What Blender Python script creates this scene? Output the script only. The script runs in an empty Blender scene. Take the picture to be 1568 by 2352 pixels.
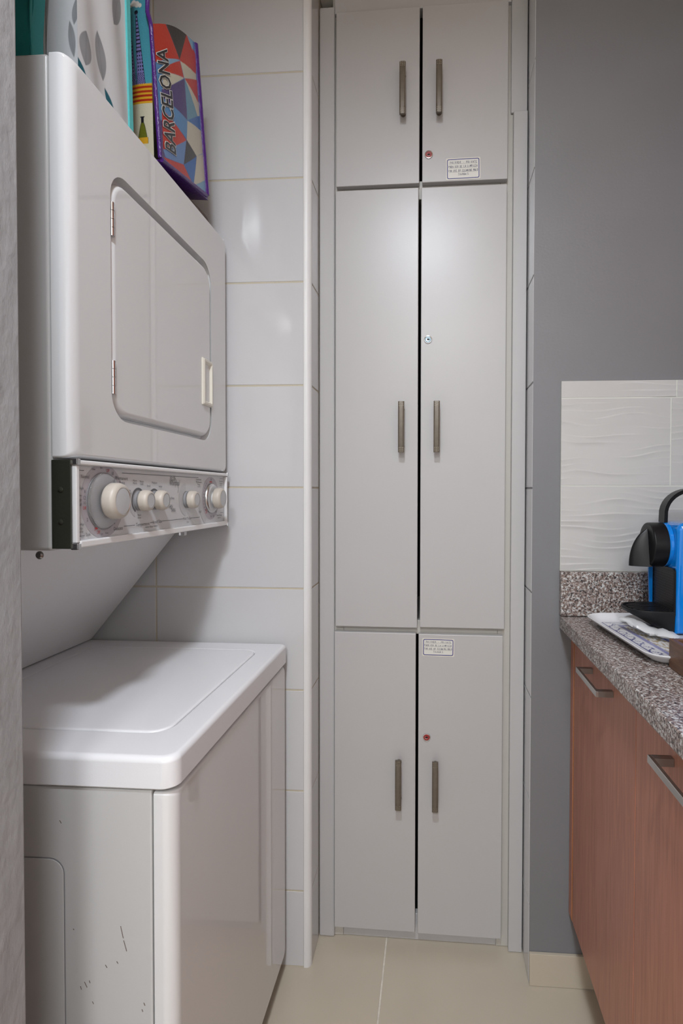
import bpy, bmesh, math, random
from mathutils import Vector, Matrix
random.seed(7)
PI = math.pi
scene = bpy.context.scene
COL = scene.collection

# ------------------------------------------------------------------ camera, world, lights, exposure
W_PX, H_PX = 1568.0, 2352.0
F_PX, CX, CY = 1280.0, 905.0, 1156.0
cam_d = bpy.data.cameras.new('camera')
cam_d.sensor_fit = 'HORIZONTAL'
cam_d.sensor_width = 36.0
cam_d.lens = 36.0 * F_PX / W_PX
cam_d.shift_x = (W_PX / 2 - CX) / W_PX
cam_d.shift_y = (CY - H_PX / 2) / W_PX
cam_d.clip_start = 0.02
cam = bpy.data.objects.new('camera', cam_d)
COL.objects.link(cam)
cam.matrix_world = (Matrix.Translation((0, 0, 1.2)) @ Matrix.Rotation(math.atan(91 / 1280.0), 4, 'Z')
                    @ Matrix.Rotation(PI / 2 - math.atan(25 / 1280.0), 4, 'X') @ Matrix.Rotation(math.radians(0.15), 4, 'Z'))
scene.camera = cam

world = bpy.data.worlds.new('world')
scene.world = world
world.use_nodes = True
world.node_tree.nodes['Background'].inputs[0].default_value = (0.8, 0.85, 0.95, 1)
world.node_tree.nodes['Background'].inputs[1].default_value = 0.05

vs = scene.view_settings
vs.view_transform = 'Standard'
vs.look = 'None'
vs.gamma = 1.0
vs.use_curve_mapping = False
vs.exposure = -0.12

LAMP_A = (-0.10, -0.12, 2.565)      # ceiling lamp of the laundry corner
FILL_LAMP = (-0.05, -1.75, 2.565)      # added fill lamp behind the viewer, out of view


def disk_light(name, loc, size, power, color):
    d = bpy.data.lights.new(name, 'AREA')
    d.shape = 'DISK'
    d.size = size
    d.energy = power
    d.color = color
    o = bpy.data.objects.new(name, d)
    COL.objects.link(o)
    o.location = loc
    return o


disk_light('lamp_light', LAMP_A, 0.20, 28.0, (0.88, 0.95, 1.05))
disk_light('lamp_light', FILL_LAMP, 0.50, 55.0, (0.94, 0.96, 1.0))


# ------------------------------------------------------------------ materials
def mat(name, color, rough=0.5, metal=0.0, spec=0.5, coat=0.0, bump=0.0, bscale=200.0, vary=0.0, vscale=6.0,
        alpha=1.0, trans=0.0, stretch=None, attr=None, bdist=0.002):
    m = bpy.data.materials.new(name)
    m.use_nodes = True
    nt = m.node_tree
    b = nt.nodes['Principled BSDF']
    b.inputs['Base Color'].default_value = (*color, 1)
    b.inputs['Roughness'].default_value = rough
    b.inputs['Metallic'].default_value = metal
    b.inputs['Specular IOR Level'].default_value = spec
    b.inputs['Coat Weight'].default_value = coat
    b.inputs['Coat Roughness'].default_value = 0.05
    b.inputs['Transmission Weight'].default_value = trans
    b.inputs['Alpha'].default_value = alpha
    tc = nt.nodes.new('ShaderNodeTexCoord')
    src = tc.outputs['Object']
    if stretch:
        mp = nt.nodes.new('ShaderNodeMapping')
        mp.inputs['Scale'].default_value = stretch
        nt.links.new(src, mp.inputs['Vector'])
        src = mp.outputs['Vector']
    if attr:
        a = nt.nodes.new('ShaderNodeAttribute')
        a.attribute_name = attr
        nt.links.new(a.outputs['Color'], b.inputs['Base Color'])
    elif vary > 0:
        n = nt.nodes.new('ShaderNodeTexNoise')
        n.inputs['Scale'].default_value = vscale
        n.inputs['Detail'].default_value = 6
        nt.links.new(src, n.inputs['Vector'])
        r = nt.nodes.new('ShaderNodeValToRGB')
        r.color_ramp.elements[0].position = 0.3
        r.color_ramp.elements[1].position = 0.7
        r.color_ramp.elements[0].color = (*[c * (1 - vary) for c in color], 1)
        r.color_ramp.elements[1].color = (*[min(1, c * (1 + vary)) for c in color], 1)
        nt.links.new(n.outputs['Fac'], r.inputs['Fac'])
        nt.links.new(r.outputs['Color'], b.inputs['Base Color'])
    if bump > 0:
        n2 = nt.nodes.new('ShaderNodeTexNoise')
        n2.inputs['Scale'].default_value = bscale
        n2.inputs['Detail'].default_value = 4
        nt.links.new(src, n2.inputs['Vector'])
        bp = nt.nodes.new('ShaderNodeBump')
        bp.inputs['Strength'].default_value = bump
        bp.inputs['Distance'].default_value = bdist
        nt.links.new(n2.outputs['Fac'], bp.inputs['Height'])
        nt.links.new(bp.outputs['Normal'], b.inputs['Normal'])
    return m


def granite_mat():
    m = bpy.data.materials.new('granite')
    m.use_nodes = True
    nt = m.node_tree
    b = nt.nodes['Principled BSDF']
    b.inputs['Roughness'].default_value = 0.28
    tc = nt.nodes.new('ShaderNodeTexCoord')

    def noise(scale, detail, dist=0.0):
        n = nt.nodes.new('ShaderNodeTexNoise')
        n.inputs['Scale'].default_value = scale
        n.inputs['Detail'].default_value = detail
        n.inputs['Distortion'].default_value = dist
        nt.links.new(tc.outputs['Object'], n.inputs['Vector'])
        return n

    def ramp(src, stops):
        r = nt.nodes.new('ShaderNodeValToRGB')
        e = r.color_ramp.elements
        e[0].position, e[0].color = stops[0][0], (*stops[0][1], 1)
        e[1].position, e[1].color = stops[-1][0], (*stops[-1][1], 1)
        for p, c in stops[1:-1]:
            x = e.new(p)
            x.color = (*c, 1)
        nt.links.new(src, r.inputs['Fac'])
        return r

    base = ramp(noise(190, 3, 0.5).outputs['Fac'],
                [(0.36, (0.10, 0.072, 0.062)), (0.45, (0.24, 0.170, 0.145)), (0.54, (0.33, 0.29, 0.27)), (0.61, (0.54, 0.54, 0.53))])
    dark = ramp(noise(330, 2, 0.3).outputs['Fac'], [(0.38, (1, 1, 1)), (0.44, (0, 0, 0))])
    mx = nt.nodes.new('ShaderNodeMix')
    mx.data_type = 'RGBA'
    nt.links.new(dark.outputs['Color'], mx.inputs['Factor'])
    nt.links.new(base.outputs['Color'], mx.inputs[6])
    mx.inputs[7].default_value = (0.03, 0.028, 0.03, 1)
    nt.links.new(mx.outputs[2], b.inputs['Base Color'])
    return m


def wood_mat(name, c1, c2, stretch, rough, scale=9.0):
    m = bpy.data.materials.new(name)
    m.use_nodes = True
    nt = m.node_tree
    b = nt.nodes['Principled BSDF']
    b.inputs['Roughness'].default_value = rough
    tc = nt.nodes.new('ShaderNodeTexCoord')
    mp = nt.nodes.new('ShaderNodeMapping')
    mp.inputs['Scale'].default_value = stretch
    nt.links.new(tc.outputs['Object'], mp.inputs['Vector'])
    n = nt.nodes.new('ShaderNodeTexNoise')
    n.inputs['Scale'].default_value = scale
    n.inputs['Detail'].default_value = 8
    n.inputs['Distortion'].default_value = 0.8
    nt.links.new(mp.outputs['Vector'], n.inputs['Vector'])
    r = nt.nodes.new('ShaderNodeValToRGB')
    r.color_ramp.elements[0].position = 0.32
    r.color_ramp.elements[1].position = 0.7
    r.color_ramp.elements[0].color = (*c1, 1)
    r.color_ramp.elements[1].color = (*c2, 1)
    nt.links.new(n.outputs['Fac'], r.inputs['Fac'])
    nt.links.new(r.outputs['Color'], b.inputs['Base Color'])
    return m


M = dict(
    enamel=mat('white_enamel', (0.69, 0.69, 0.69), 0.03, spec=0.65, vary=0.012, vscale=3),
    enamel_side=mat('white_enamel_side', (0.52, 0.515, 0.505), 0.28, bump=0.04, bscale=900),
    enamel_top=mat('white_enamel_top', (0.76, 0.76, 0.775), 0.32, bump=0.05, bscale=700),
    enamel_back=mat('grey_white_sheet', (0.80, 0.80, 0.80), 0.3),
    scuff=mat('brown_scuff', (0.16, 0.12, 0.10), 0.7),
    tile=mat('white_glazed_tile', (0.555, 0.55, 0.555), 0.10, vary=0.02, vscale=2),
    grout=mat('cream_grout', (0.50, 0.45, 0.35), 0.85, bump=0.3, bscale=300),
    pvc=mat('white_pvc', (0.70, 0.695, 0.69), 0.25, vary=0.02, vscale=12),
    cab=mat('white_cabinet_paint', (0.455, 0.445, 0.442), 0.33, bump=0.04, bscale=240, vary=0.012, vscale=4),
    cabin=mat('cream_cabinet_frame', (0.48, 0.46, 0.42), 0.42, bump=0.06, bscale=240),
    dark=mat('dark_interior', (0.012, 0.012, 0.013), 0.8),
    bronze=mat('antique_bronze', (0.13, 0.108, 0.082), 0.42, metal=0.25, vary=0.10, vscale=90),
    brass=mat('brass_stud', (0.42, 0.38, 0.30), 0.3, metal=1.0),
    chrome=mat('chrome', (0.62, 0.62, 0.63), 0.16, metal=1.0),
    steel=mat('brushed_steel', (0.56, 0.55, 0.54), 0.3, metal=1.0, stretch=(40, 2, 40), vary=0.06),
    steel_dark=mat('dark_nickel', (0.30, 0.28, 0.27), 0.3, metal=0.9),
    lockblue=mat('steel_blue_face', (0.22, 0.30, 0.34), 0.4, metal=0.3),
    red=mat('red_enamel', (0.28, 0.02, 0.02), 0.3),
    greenmirror=mat('dark_olive_metal', (0.045, 0.047, 0.035), 0.12, metal=0.4, spec=0.7, bump=0.12, bscale=260),
    grey=mat('grey_wall_paint', (0.180, 0.180, 0.188), 0.42, bump=0.12, bscale=160, vary=0.025, vscale=5),
    plaster=mat('grey_plaster', (0.34, 0.34, 0.345), 0.55, bump=0.6, bscale=55, bdist=0.004, vary=0.05, vscale=22, stretch=(1, 1, 0.55)),
    white_wall=mat('white_wall_paint', (0.72, 0.72, 0.71), 0.7, bump=0.08, bscale=120),
    cream_wall=mat('cream_wall_paint', (0.60, 0.57, 0.50), 0.7, bump=0.08, bscale=120),
    ceiling=mat('ceiling_paint', (0.80, 0.64, 0.43), 0.8),  # unseen; tinted warm so its bounce light warms the upper walls
    floor=mat('beige_porcelain', (0.49, 0.435, 0.345), 0.30, vary=0.025, vscale=7, bump=0.04, bscale=260),
    floor_grout=mat('light_floor_grout', (0.66, 0.62, 0.54), 0.85, vary=0.15, vscale=60),
    wave=mat('wavy_white_tile', (0.50, 0.49, 0.478), 0.16),
    wave_grout=mat('white_grout', (0.60, 0.60, 0.55), 0.8),
    granite=granite_mat(),
    wood=wood_mat('reddish_wood_laminate', (0.335, 0.126, 0.080), (0.46, 0.190, 0.120), (14, 14, 0.9), 0.36),
    wood_edge=mat('orange_wood_edge', (0.42, 0.16, 0.03), 0.35),
    boxwood=wood_mat('walnut_box', (0.085, 0.038, 0.018), (0.145, 0.07, 0.035), (3, 3, 22), 0.38),
    knob=mat('cream_knob_plastic', (0.50, 0.455, 0.395), 0.42),
    knobface=mat('grey_knob_face', (0.50, 0.51, 0.52), 0.3),
    panel=mat('control_panel_face', (0.61, 0.61, 0.62), 0.32),
    ink=mat('panel_grey_ink', (0.13, 0.13, 0.14), 0.6),
    inkred=mat('panel_red_ink', (0.50, 0.05, 0.05), 0.6),
    mauve=mat('panel_mauve_ring', (0.44, 0.41, 0.44), 0.4),
    lightgrey=mat('panel_light_grey', (0.54, 0.54, 0.55), 0.4),
    midgrey=mat('grey_plastic_and_groove_shade', (0.24, 0.24, 0.25), 0.4),
    whitepl=mat('white_plastic', (0.80, 0.80, 0.80), 0.25),
    creampl=mat('cream_plastic', (0.70, 0.67, 0.58), 0.3),
    paper=mat('sticker_paper', (0.66, 0.65, 0.60), 0.4),
    tape=mat('sticker_margin', (0.62, 0.60, 0.53), 0.35),
    blueink=mat('navy_ink', (0.02, 0.02, 0.20), 0.5),
    pen=mat('pen_ink', (0.04, 0.045, 0.10), 0.6),
    black=mat('black_plastic', (0.008, 0.008, 0.009), 0.34, spec=0.22, bump=0.03, bscale=500),
    blackmat=mat('black_rubbery_plastic', (0.011, 0.011, 0.012), 0.45, spec=0.25),
    lattice=mat('dark_grey_lattice', (0.030, 0.030, 0.032), 0.35),
    blue=mat('glossy_blue_plastic', (0.003, 0.19, 0.62), 0.10, coat=0.4),
    tray=mat('white_melamine', (0.80, 0.80, 0.80), 0.18, attr='col'),
    tissue=mat('thin_plastic_film', (0.75, 0.76, 0.77), 0.35, alpha=0.7),
    teal=mat('teal_fabric', (0.008, 0.17, 0.165), 0.6, bump=0.3, bscale=160),
    print_gloss=mat('laminated_print', (0.5, 0.5, 0.5), 0.28, attr='col', bump=0.25, bscale=300),
    print_matte=mat('fabric_print', (0.5, 0.5, 0.5), 0.75, attr='col', bump=0.25, bscale=60),
    turq=mat('turquoise_binding', (0.10, 0.50, 0.50), 0.6, bump=0.4, bscale=200),
    purple=mat('purple_piping', (0.065, 0.015, 0.16), 0.22, bump=0.5, bscale=300),
    textblack=mat('print_black', (0.015, 0.015, 0.02), 0.3),
    textwhite=mat('print_white', (0.70, 0.70, 0.66), 0.3),
    knit=mat('brown_knit', (0.10, 0.07, 0.055), 0.9, bump=1.0, bscale=220, vary=0.5, vscale=160),
)
cl = bpy.data.materials.new('clear_plastic')
cl.use_nodes = True
_b = cl.node_tree.nodes['Principled BSDF']
_b.inputs['Base Color'].default_value = (0.93, 0.93, 0.94, 1)
_b.inputs['Roughness'].default_value = 0.06
_b.inputs['Transmission Weight'].default_value = 0.9
_b.inputs['IOR'].default_value = 1.2
M['clear'] = cl
gm = bpy.data.materials.new('lamp_diffuser')
gm.use_nodes = True
_b = gm.node_tree.nodes['Principled BSDF']
_b.inputs['Base Color'].default_value = (0.9, 0.9, 0.9, 1)
_b.inputs['Emission Color'].default_value = (1, 0.98, 0.95, 1)
_b.inputs['Emission Strength'].default_value = 6.0
M['diffuser'] = gm


# ------------------------------------------------------------------ helpers
def obj(name, bm, mats, parent=None, smooth=False, off=None, angle=38):
    me = bpy.data.meshes.new(name)
    bm.normal_update()
    bm.to_mesh(me)
    bm.free()
    if not isinstance(mats, (list, tuple)):
        mats = [mats]
    for m in mats:
        me.materials.append(M[m])
    if smooth:
        for p in me.polygons:
            p.use_smooth = True
        me.set_sharp_from_angle(angle=math.radians(angle))
    o = bpy.data.objects.new(name, me)
    COL.objects.link(o)
    if smooth:
        wn = o.modifiers.new('weighted_normals', 'WEIGHTED_NORMAL')
        wn.weight = 100
        wn.keep_sharp = True
    if parent is not None:
        o.parent = parent
    if off is not None:
        o.location = off
    return o


def tag(o, label, cat=None, group=None, kind=None):
    o['label'] = label
    if cat:
        o['category'] = cat
    if group:
        o['group'] = group
    if kind:
        o['kind'] = kind
    return o


def thing(name, label, cat, loc=(0, 0, 0), rz=0.0, group=None):
    o = bpy.data.objects.new(name, None)
    o.empty_display_size = 0.05
    COL.objects.link(o)
    o.location = loc
    o.rotation_euler = (0, 0, rz)
    return tag(o, label, cat, group)


def box(bm, x0, x1, y0, y1, z0, z1, mi=0, bev=0.0, seg=2):
    vs_ = [bm.verts.new(p) for p in ((x0, y0, z0), (x1, y0, z0), (x1, y1, z0), (x0, y1, z0),
                                     (x0, y0, z1), (x1, y0, z1), (x1, y1, z1), (x0, y1, z1))]
    fs = []
    for q in ((3, 2, 1, 0), (4, 5, 6, 7), (0, 1, 5, 4), (1, 2, 6, 5), (2, 3, 7, 6), (3, 0, 4, 7)):
        f = bm.faces.new([vs_[i] for i in q])
        f.material_index = mi
        fs.append(f)
    if bev > 0:
        es = list({e for f in fs for e in f.edges})
        r = bmesh.ops.bevel(bm, geom=es, offset=bev, segments=seg, profile=0.5, affect='EDGES')
        for f in r['faces']:
            f.material_index = mi
    return fs


def loops(bm, lps, cap0=True, cap1=True, mi=0, closed=True):
    """skin a list of equally long closed loops of 3-D points"""
    rows = [[bm.verts.new(p) for p in lp] for lp in lps]
    n = len(rows[0])
    for a, b in zip(rows, rows[1:]):
        for i in range(n if closed else n - 1):
            j = (i + 1) % n
            f = bm.faces.new((a[i], a[j], b[j], b[i]))
            f.material_index = mi
    if cap0:
        f = bm.faces.new(list(reversed(rows[0])))
        f.material_index = mi
    if cap1:
        f = bm.faces.new(rows[-1])
        f.material_index = mi
    return rows


def rr(u0, u1, v0, v1, r, n=6):
    """rounded rectangle, counter-clockwise, 4*(n+1) points; r may be one radius or four (bl, br, tr, tl)"""
    rs = (r, r, r, r) if not isinstance(r, (tuple, list)) else r
    out = []
    for (cx_, cy_, a0, k) in ((u0, v0, PI, 0), (u1, v0, 1.5 * PI, 1), (u1, v1, 0, 2), (u0, v1, 0.5 * PI, 3)):
        q = max(rs[k], 1e-5)
        ox = cx_ + (q if cx_ == u0 else -q)
        oy = cy_ + (q if cy_ == v0 else -q)
        for i in range(n + 1):
            a = a0 + 0.5 * PI * i / n
            out.append((ox + q * math.cos(a), oy + q * math.sin(a)))
    return out


def fillet(d, n=5):
    """pairs (inset, rise) of a quarter round of radius d"""
    return [(d * (1 - math.cos(0.5 * PI * i / n)), d * math.sin(0.5 * PI * i / n)) for i in range(n + 1)]


def lathe(bm, prof, frame, n=32, mi=0, mis=None):
    """prof: list of (radius, height); frame(a, b, h) -> 3-D point"""
    rows = []
    for r, h in prof:
        if r < 1e-6:
            rows.append([bm.verts.new(frame(0, 0, h))])
        else:
            rows.append([bm.verts.new(frame(r * math.cos(2 * PI * i / n), r * math.sin(2 * PI * i / n), h)) for i in range(n)])
    for k, (a, b) in enumerate(zip(rows, rows[1:])):
        m_ = mis[k] if mis else mi
        for i in range(n):
            j = (i + 1) % n
            if len(a) == 1 and len(b) == 1:
                continue
            if len(a) == 1:
                f = bm.faces.new((a[0], b[j], b[i]))
            elif len(b) == 1:
                f = bm.faces.new((a[i], a[j], b[0]))
            else:
                f = bm.faces.new((a[i], a[j], b[j], b[i]))
            f.material_index = m_


def tube(bm, pts, r, n=8, mi=0):
    pts = [Vector(p) for p in pts]
    rows = []
    up = Vector((0.13, 0.21, 0.97))
    for i, p in enumerate(pts):
        t = (pts[min(i + 1, len(pts) - 1)] - pts[max(i - 1, 0)]).normalized()
        a = t.cross(up)
        if a.length < 1e-4:
            a = t.cross(Vector((1, 0, 0)))
        a.normalize()
        b = t.cross(a).normalized()
        rr_ = r(i / max(1, len(pts) - 1)) if callable(r) else r
        rows.append([p + a * rr_ * math.cos(2 * PI * k / n) + b * rr_ * math.sin(2 * PI * k / n) for k in range(n)])
    loops(bm, rows, True, True, mi)


def text(bm, s, size, fr, mi=0, align='CENTER', offset=0.0, shear=0.0, xs=1.0):
    """flat lettering: fr(x, y) -> 3-D point"""
    c = bpy.data.curves.new('lettering', 'FONT')
    c.body = s
    c.size = size
    c.align_x = align
    c.align_y = 'CENTER'
    c.offset = offset
    c.shear = shear
    c.resolution_u = 2
    o = bpy.data.objects.new('lettering', c)
    COL.objects.link(o)
    dg = bpy.context.evaluated_depsgraph_get()
    me = bpy.data.meshes.new_from_object(o.evaluated_get(dg))
    vs_ = [bm.verts.new(fr(v.co.x * xs, v.co.y)) for v in me.vertices]
    for p in me.polygons:
        try:
            f = bm.faces.new([vs_[i] for i in p.vertices])
            f.material_index = mi
        except ValueError:
            pass
    bpy.data.objects.remove(o)
    bpy.data.curves.remove(c)
    bpy.data.meshes.remove(me)


def poly(bm, pts, mi=0):
    f = bm.faces.new([bm.verts.new(p) for p in pts])
    f.material_index = mi
    return f


def line(bm, a, b, w, fr, mi=0):
    dx, dy = b[0] - a[0], b[1] - a[1]
    L = math.hypot(dx, dy) or 1e-6
    nx, ny = -dy / L * w / 2, dx / L * w / 2
    poly(bm, [fr(a[0] - nx, a[1] - ny), fr(b[0] - nx, b[1] - ny), fr(b[0] + nx, b[1] + ny), fr(a[0] + nx, a[1] + ny)], mi)


def ring(bm, c, r0, r1, fr, mi=0, a0=0.0, a1=2 * PI, n=40, sq=1.0):
    P = [(math.cos(a0 + (a1 - a0) * i / n), math.sin(a0 + (a1 - a0) * i / n)) for i in range(n + 1)]
    for (ca, sa), (cb, sb) in zip(P, P[1:]):
        if r0 < 1e-6:
            poly(bm, [fr(c[0], c[1]), fr(c[0] + r1 * ca * sq, c[1] + r1 * sa), fr(c[0] + r1 * cb * sq, c[1] + r1 * sb)], mi)
        else:
            poly(bm, [fr(c[0] + r0 * ca * sq, c[1] + r0 * sa), fr(c[0] + r1 * ca * sq, c[1] + r1 * sa),
                      fr(c[0] + r1 * cb * sq, c[1] + r1 * sb), fr(c[0] + r0 * cb * sq, c[1] + r0 * sb)], mi)


def grid_print(bm, S, nu, nv, colfn, two_sided_depth=None):
    """a grid S(u, v) with a point colour attribute 'col' = the flat print on it"""
    lay = bm.verts.layers.float_color.get('col') or bm.verts.layers.float_color.new('col')
    rows = []
    for j in range(nv + 1):
        row = []
        for i in range(nu + 1):
            u, v = i / nu, j / nv
            w = bm.verts.new(S(u, v))
            w[lay] = (*colfn(u, v), 1)
            row.append(w)
        rows.append(row)
    for a, b in zip(rows, rows[1:]):
        for i in range(nu):
            bm.faces.new((a[i], a[i + 1], b[i + 1], b[i]))
    return rows


def supersample(fn, nu, nv):
    du, dv = .25 / nu, .25 / nv
    def g(u, v):
        cs = [fn(u + a, v + b) for a in (-du, du) for b in (-dv, dv)]
        return tuple(sum(c[k] for c in cs) / 4 * .80 for k in range(3))
    return g


def inpoly(x, y, P):
    c = False
    j = len(P) - 1
    for i in range(len(P)):
        if (P[i][1] > y) != (P[j][1] > y) and x < (P[j][0] - P[i][0]) * (y - P[i][1]) / (P[j][1] - P[i][1]) + P[i][0]:
            c = not c
        j = i
    return c


def srgb(r, g, b):
    f = lambda c: ((c / 255 + 0.055) / 1.055) ** 2.4 if c > 10 else c / 255 / 12.92
    return (f(r), f(g), f(b))


# ------------------------------------------------------------------ setting
CEIL = 2.62
Z_ROWS = [0.0, 0.194, 0.449, 0.704, 0.959, 1.2115, 1.4650, 1.7195, 1.9740, 2.2310, 2.4870, CEIL]
G = 0.0021       # half joint
YT = 1.366       # tiled wall face
YG = 1.362       # grey wall face
XL = -0.305      # left return face
XR = 0.2355      # right return face

_tile_cache = {}


def wall_tile(parent, axis, face, u0, u1, z0, z1, material='tile', sgn=-1, th=0.003, name='tile'):
    """one tile: axis 'y' lies in a y = const wall, axis 'x' in an x = const wall, face = its outer plane"""
    w, h = u1 - u0, z1 - z0
    key = (axis, sgn, round(w, 4), round(h, 4), th, material)
    if key not in _tile_cache:
        bm = bmesh.new()
        lps = []
        for ins, d in ((0, th), (0, 0.0006), (0.0008, 0)):
            lp = rr(-w / 2 + ins, w / 2 - ins, -h / 2 + ins, h / 2 - ins, 0.0, 1)
            lp = [lp[i] for i in (0, 2, 4, 6)]
            if axis == 'y':
                lps.append([(a, d * (-sgn), b) for a, b in lp])
            else:
                lps.append([(d * (-sgn), a, b) for a, b in lp])
        loops(bm, lps, False, True)
        me = bpy.data.meshes.new(name)
        bmesh.ops.recalc_face_normals(bm, faces=bm.faces)
        bm.normal_update()
        # outward = sgn along the axis
        f = bm.faces[:][-1]
        nrm = max(bm.faces, key=lambda q: q.calc_area()).normal
        k = nrm.y if axis == 'y' else nrm.x
        if k * sgn < 0:
            bmesh.ops.reverse_faces(bm, faces=bm.faces)
        bm.to_mesh(me)
        bm.free()
        me.materials.append(M[material])
        _tile_cache[key] = me
    o = bpy.data.objects.new(name, _tile_cache[key])
    COL.objects.link(o)
    o.parent = parent
    c = (u0 + u1) / 2, (z0 + z1) / 2
    o.location = (c[0], face, c[1]) if axis == 'y' else (face, c[0], c[1])
    return o


def struct(name, bm, mats, label, cat):
    return tag(obj(name, bm, mats), label, cat, kind='structure')


# floor: backing of grout + porcelain tiles
bm = bmesh.new()
box(bm, -1.10, 0.95, -2.4, 1.95, -0.05, -0.0012)
floor = struct('floor', bm, 'floor_grout', 'beige porcelain tiled floor with pale grout lines', 'floor')
fx = [-1.10, -0.722, -0.122, 0.478, 0.95]
fy = [-2.4, -1.94, -1.34, -0.74, -0.14, 0.46, 1.06, 1.66, 1.95]
for i in range(len(fx) - 1):
    for j in range(len(fy) - 1):
        bm = bmesh.new()
        x0, x1, y0, y1 = fx[i] + .002, fx[i + 1] - .002, fy[j] + .002, fy[j + 1] - .002
        loops(bm, [[(x0, y0, -.004), (x1, y0, -.004), (x1, y1, -.004), (x0, y1, -.004)],
                   [(x0, y0, -.0004), (x1, y0, -.0004), (x1, y1, -.0004), (x0, y1, -.0004)],
                   [(x0 + .0008, y0 + .0008, 0), (x1 - .0008, y0 + .0008, 0), (x1 - .0008, y1 - .0008, 0), (x0 + .0008, y1 - .0008, 0)]], False, True)
        obj('tile', bm, 'floor', floor)

# ceiling
bm = bmesh.new()
box(bm, -1.10, 0.95, -2.4, 1.95, CEIL, CEIL + 0.08)
struct('ceiling', bm, 'ceiling', 'plain warm-tinted ceiling above the laundry corner', 'ceiling')

# tiled wall beside the machine, with its return towards the tall cabinet
bm = bmesh.new()
box(bm, -1.10, XL - .0145, YT + .001, 1.95, 0, CEIL)
box(bm, XL - .0145, XL - .001, YT + .010, 1.95, 0, CEIL)
wall_back = struct('wall_back', bm, 'grout', 'white glazed tile wall behind the stacked laundry machine', 'wall')
for k in range(len(Z_ROWS) - 1):
    z0, z1 = Z_ROWS[k] + G, Z_ROWS[k + 1] - G
    for (a, b) in ((-1.10, -1.083 - G), (-1.083 + G, -0.703 - G), (-0.703 + G, -0.3232)):
        wall_tile(wall_back, 'y', YT, a, b, z0, z1)
    wall_tile(wall_back, 'x', XL, YT + 0.010, 1.462, z0, z1, sgn=1)
# corner bead
bm = bmesh.new()
prof = [(-0.3222, YT - .0005), (-0.3222, YT + .004), (XL - .004, YT + .009), (XL + .0008, YT + .009)]
arc = [(XL + .0008 - .0135 * (1 - math.cos(a)), YT + .0115 - .0135 * math.sin(a)) for a in [0.5 * PI * i / 8 for i in range(9)]]
pr = [(-0.3222, YT + .004), (XL - .004, YT + .010)] + arc + [(-0.3222, YT - .002)]
loops(bm, [[(x, y, 0.0) for x, y in pr], [(x, y, CEIL) for x, y in pr]])
bmesh.ops.recalc_face_normals(bm, faces=bm.faces)
struct('trim_1', bm, 'pvc', 'white rounded corner bead on the tiled wall edge', 'trim').data

# grey painted wall right of the tall cabinet, tiled return
bm = bmesh.new()
box(bm, XR + .001, 0.95, YG, 1.95, 0, CEIL)
wall_right_end = struct('wall_right', bm, 'grey', 'dark grey painted wall above the wavy white tiles', 'wall')
for k in range(len(Z_ROWS) - 1):
    wall_tile(wall_right_end, 'x', XR, YG + 0.001, 1.462, Z_ROWS[k] + G, Z_ROWS[k + 1] - G, sgn=-1)

# the rest of the room
bm = bmesh.new()
box(bm, XL - .03, XR + .03, 1.93, 1.95, 0, CEIL)
struct('wall_niche', bm, 'white_wall', 'plain wall behind the tall white cabinet', 'wall')
bm = bmesh.new()
box(bm, -1.18, -1.10, -2.4, 1.95, 0, CEIL)
struct('wall_left', bm, 'white_wall', 'plain white wall behind the stacked laundry machine', 'wall')
bm = bmesh.new()
box(bm, 0.95, 1.03, -2.4, 1.95, 0, CEIL)
struct('wall_side', bm, 'white_wall', 'plain white wall behind the granite counter', 'wall')
bm = bmesh.new()
box(bm, -1.10, 0.95, -2.48, -2.4, 0, CEIL)
struct('wall_front', bm, 'white_wall', 'plain white kitchen wall facing the tall cabinet', 'wall')
bm = bmesh.new()
box(bm, -1.10, -0.4658, 0.44, 0.60, 0, CEIL, bev=.003)
struct('wall_partition', bm, 'plaster', 'rough grey plastered partition wall end beside the machine', 'wall')
# soffit over the cabinet
bm = bmesh.new()
box(bm, XL + .001, XR - .001, 1.452, 1.93, 2.50, CEIL)
struct('trim_2', bm, 'cream_wall', 'cream plastered infill above the tall white cabinet', 'trim')

# skirting at the grey wall
bm = bmesh.new()
box(bm, XR + .001, 0.40, YG - .009, YG - .0005, 0.0005, 0.0795, bev=.001)
struct('baseboard_right', bm, 'floor', 'beige porcelain skirting tile under the grey wall', 'baseboard')

# wavy tiles over the counter: each its own relief
bm = bmesh.new()
box(bm, 0.3019, 0.949, YG - .0060, YG - .0003, 1.0136, 1.4655)
splash = struct('trim_3', bm, 'wave_grout', 'backsplash of white wave-relief tiles over the granite upstand', 'backsplash')
random.seed(3)


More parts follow.
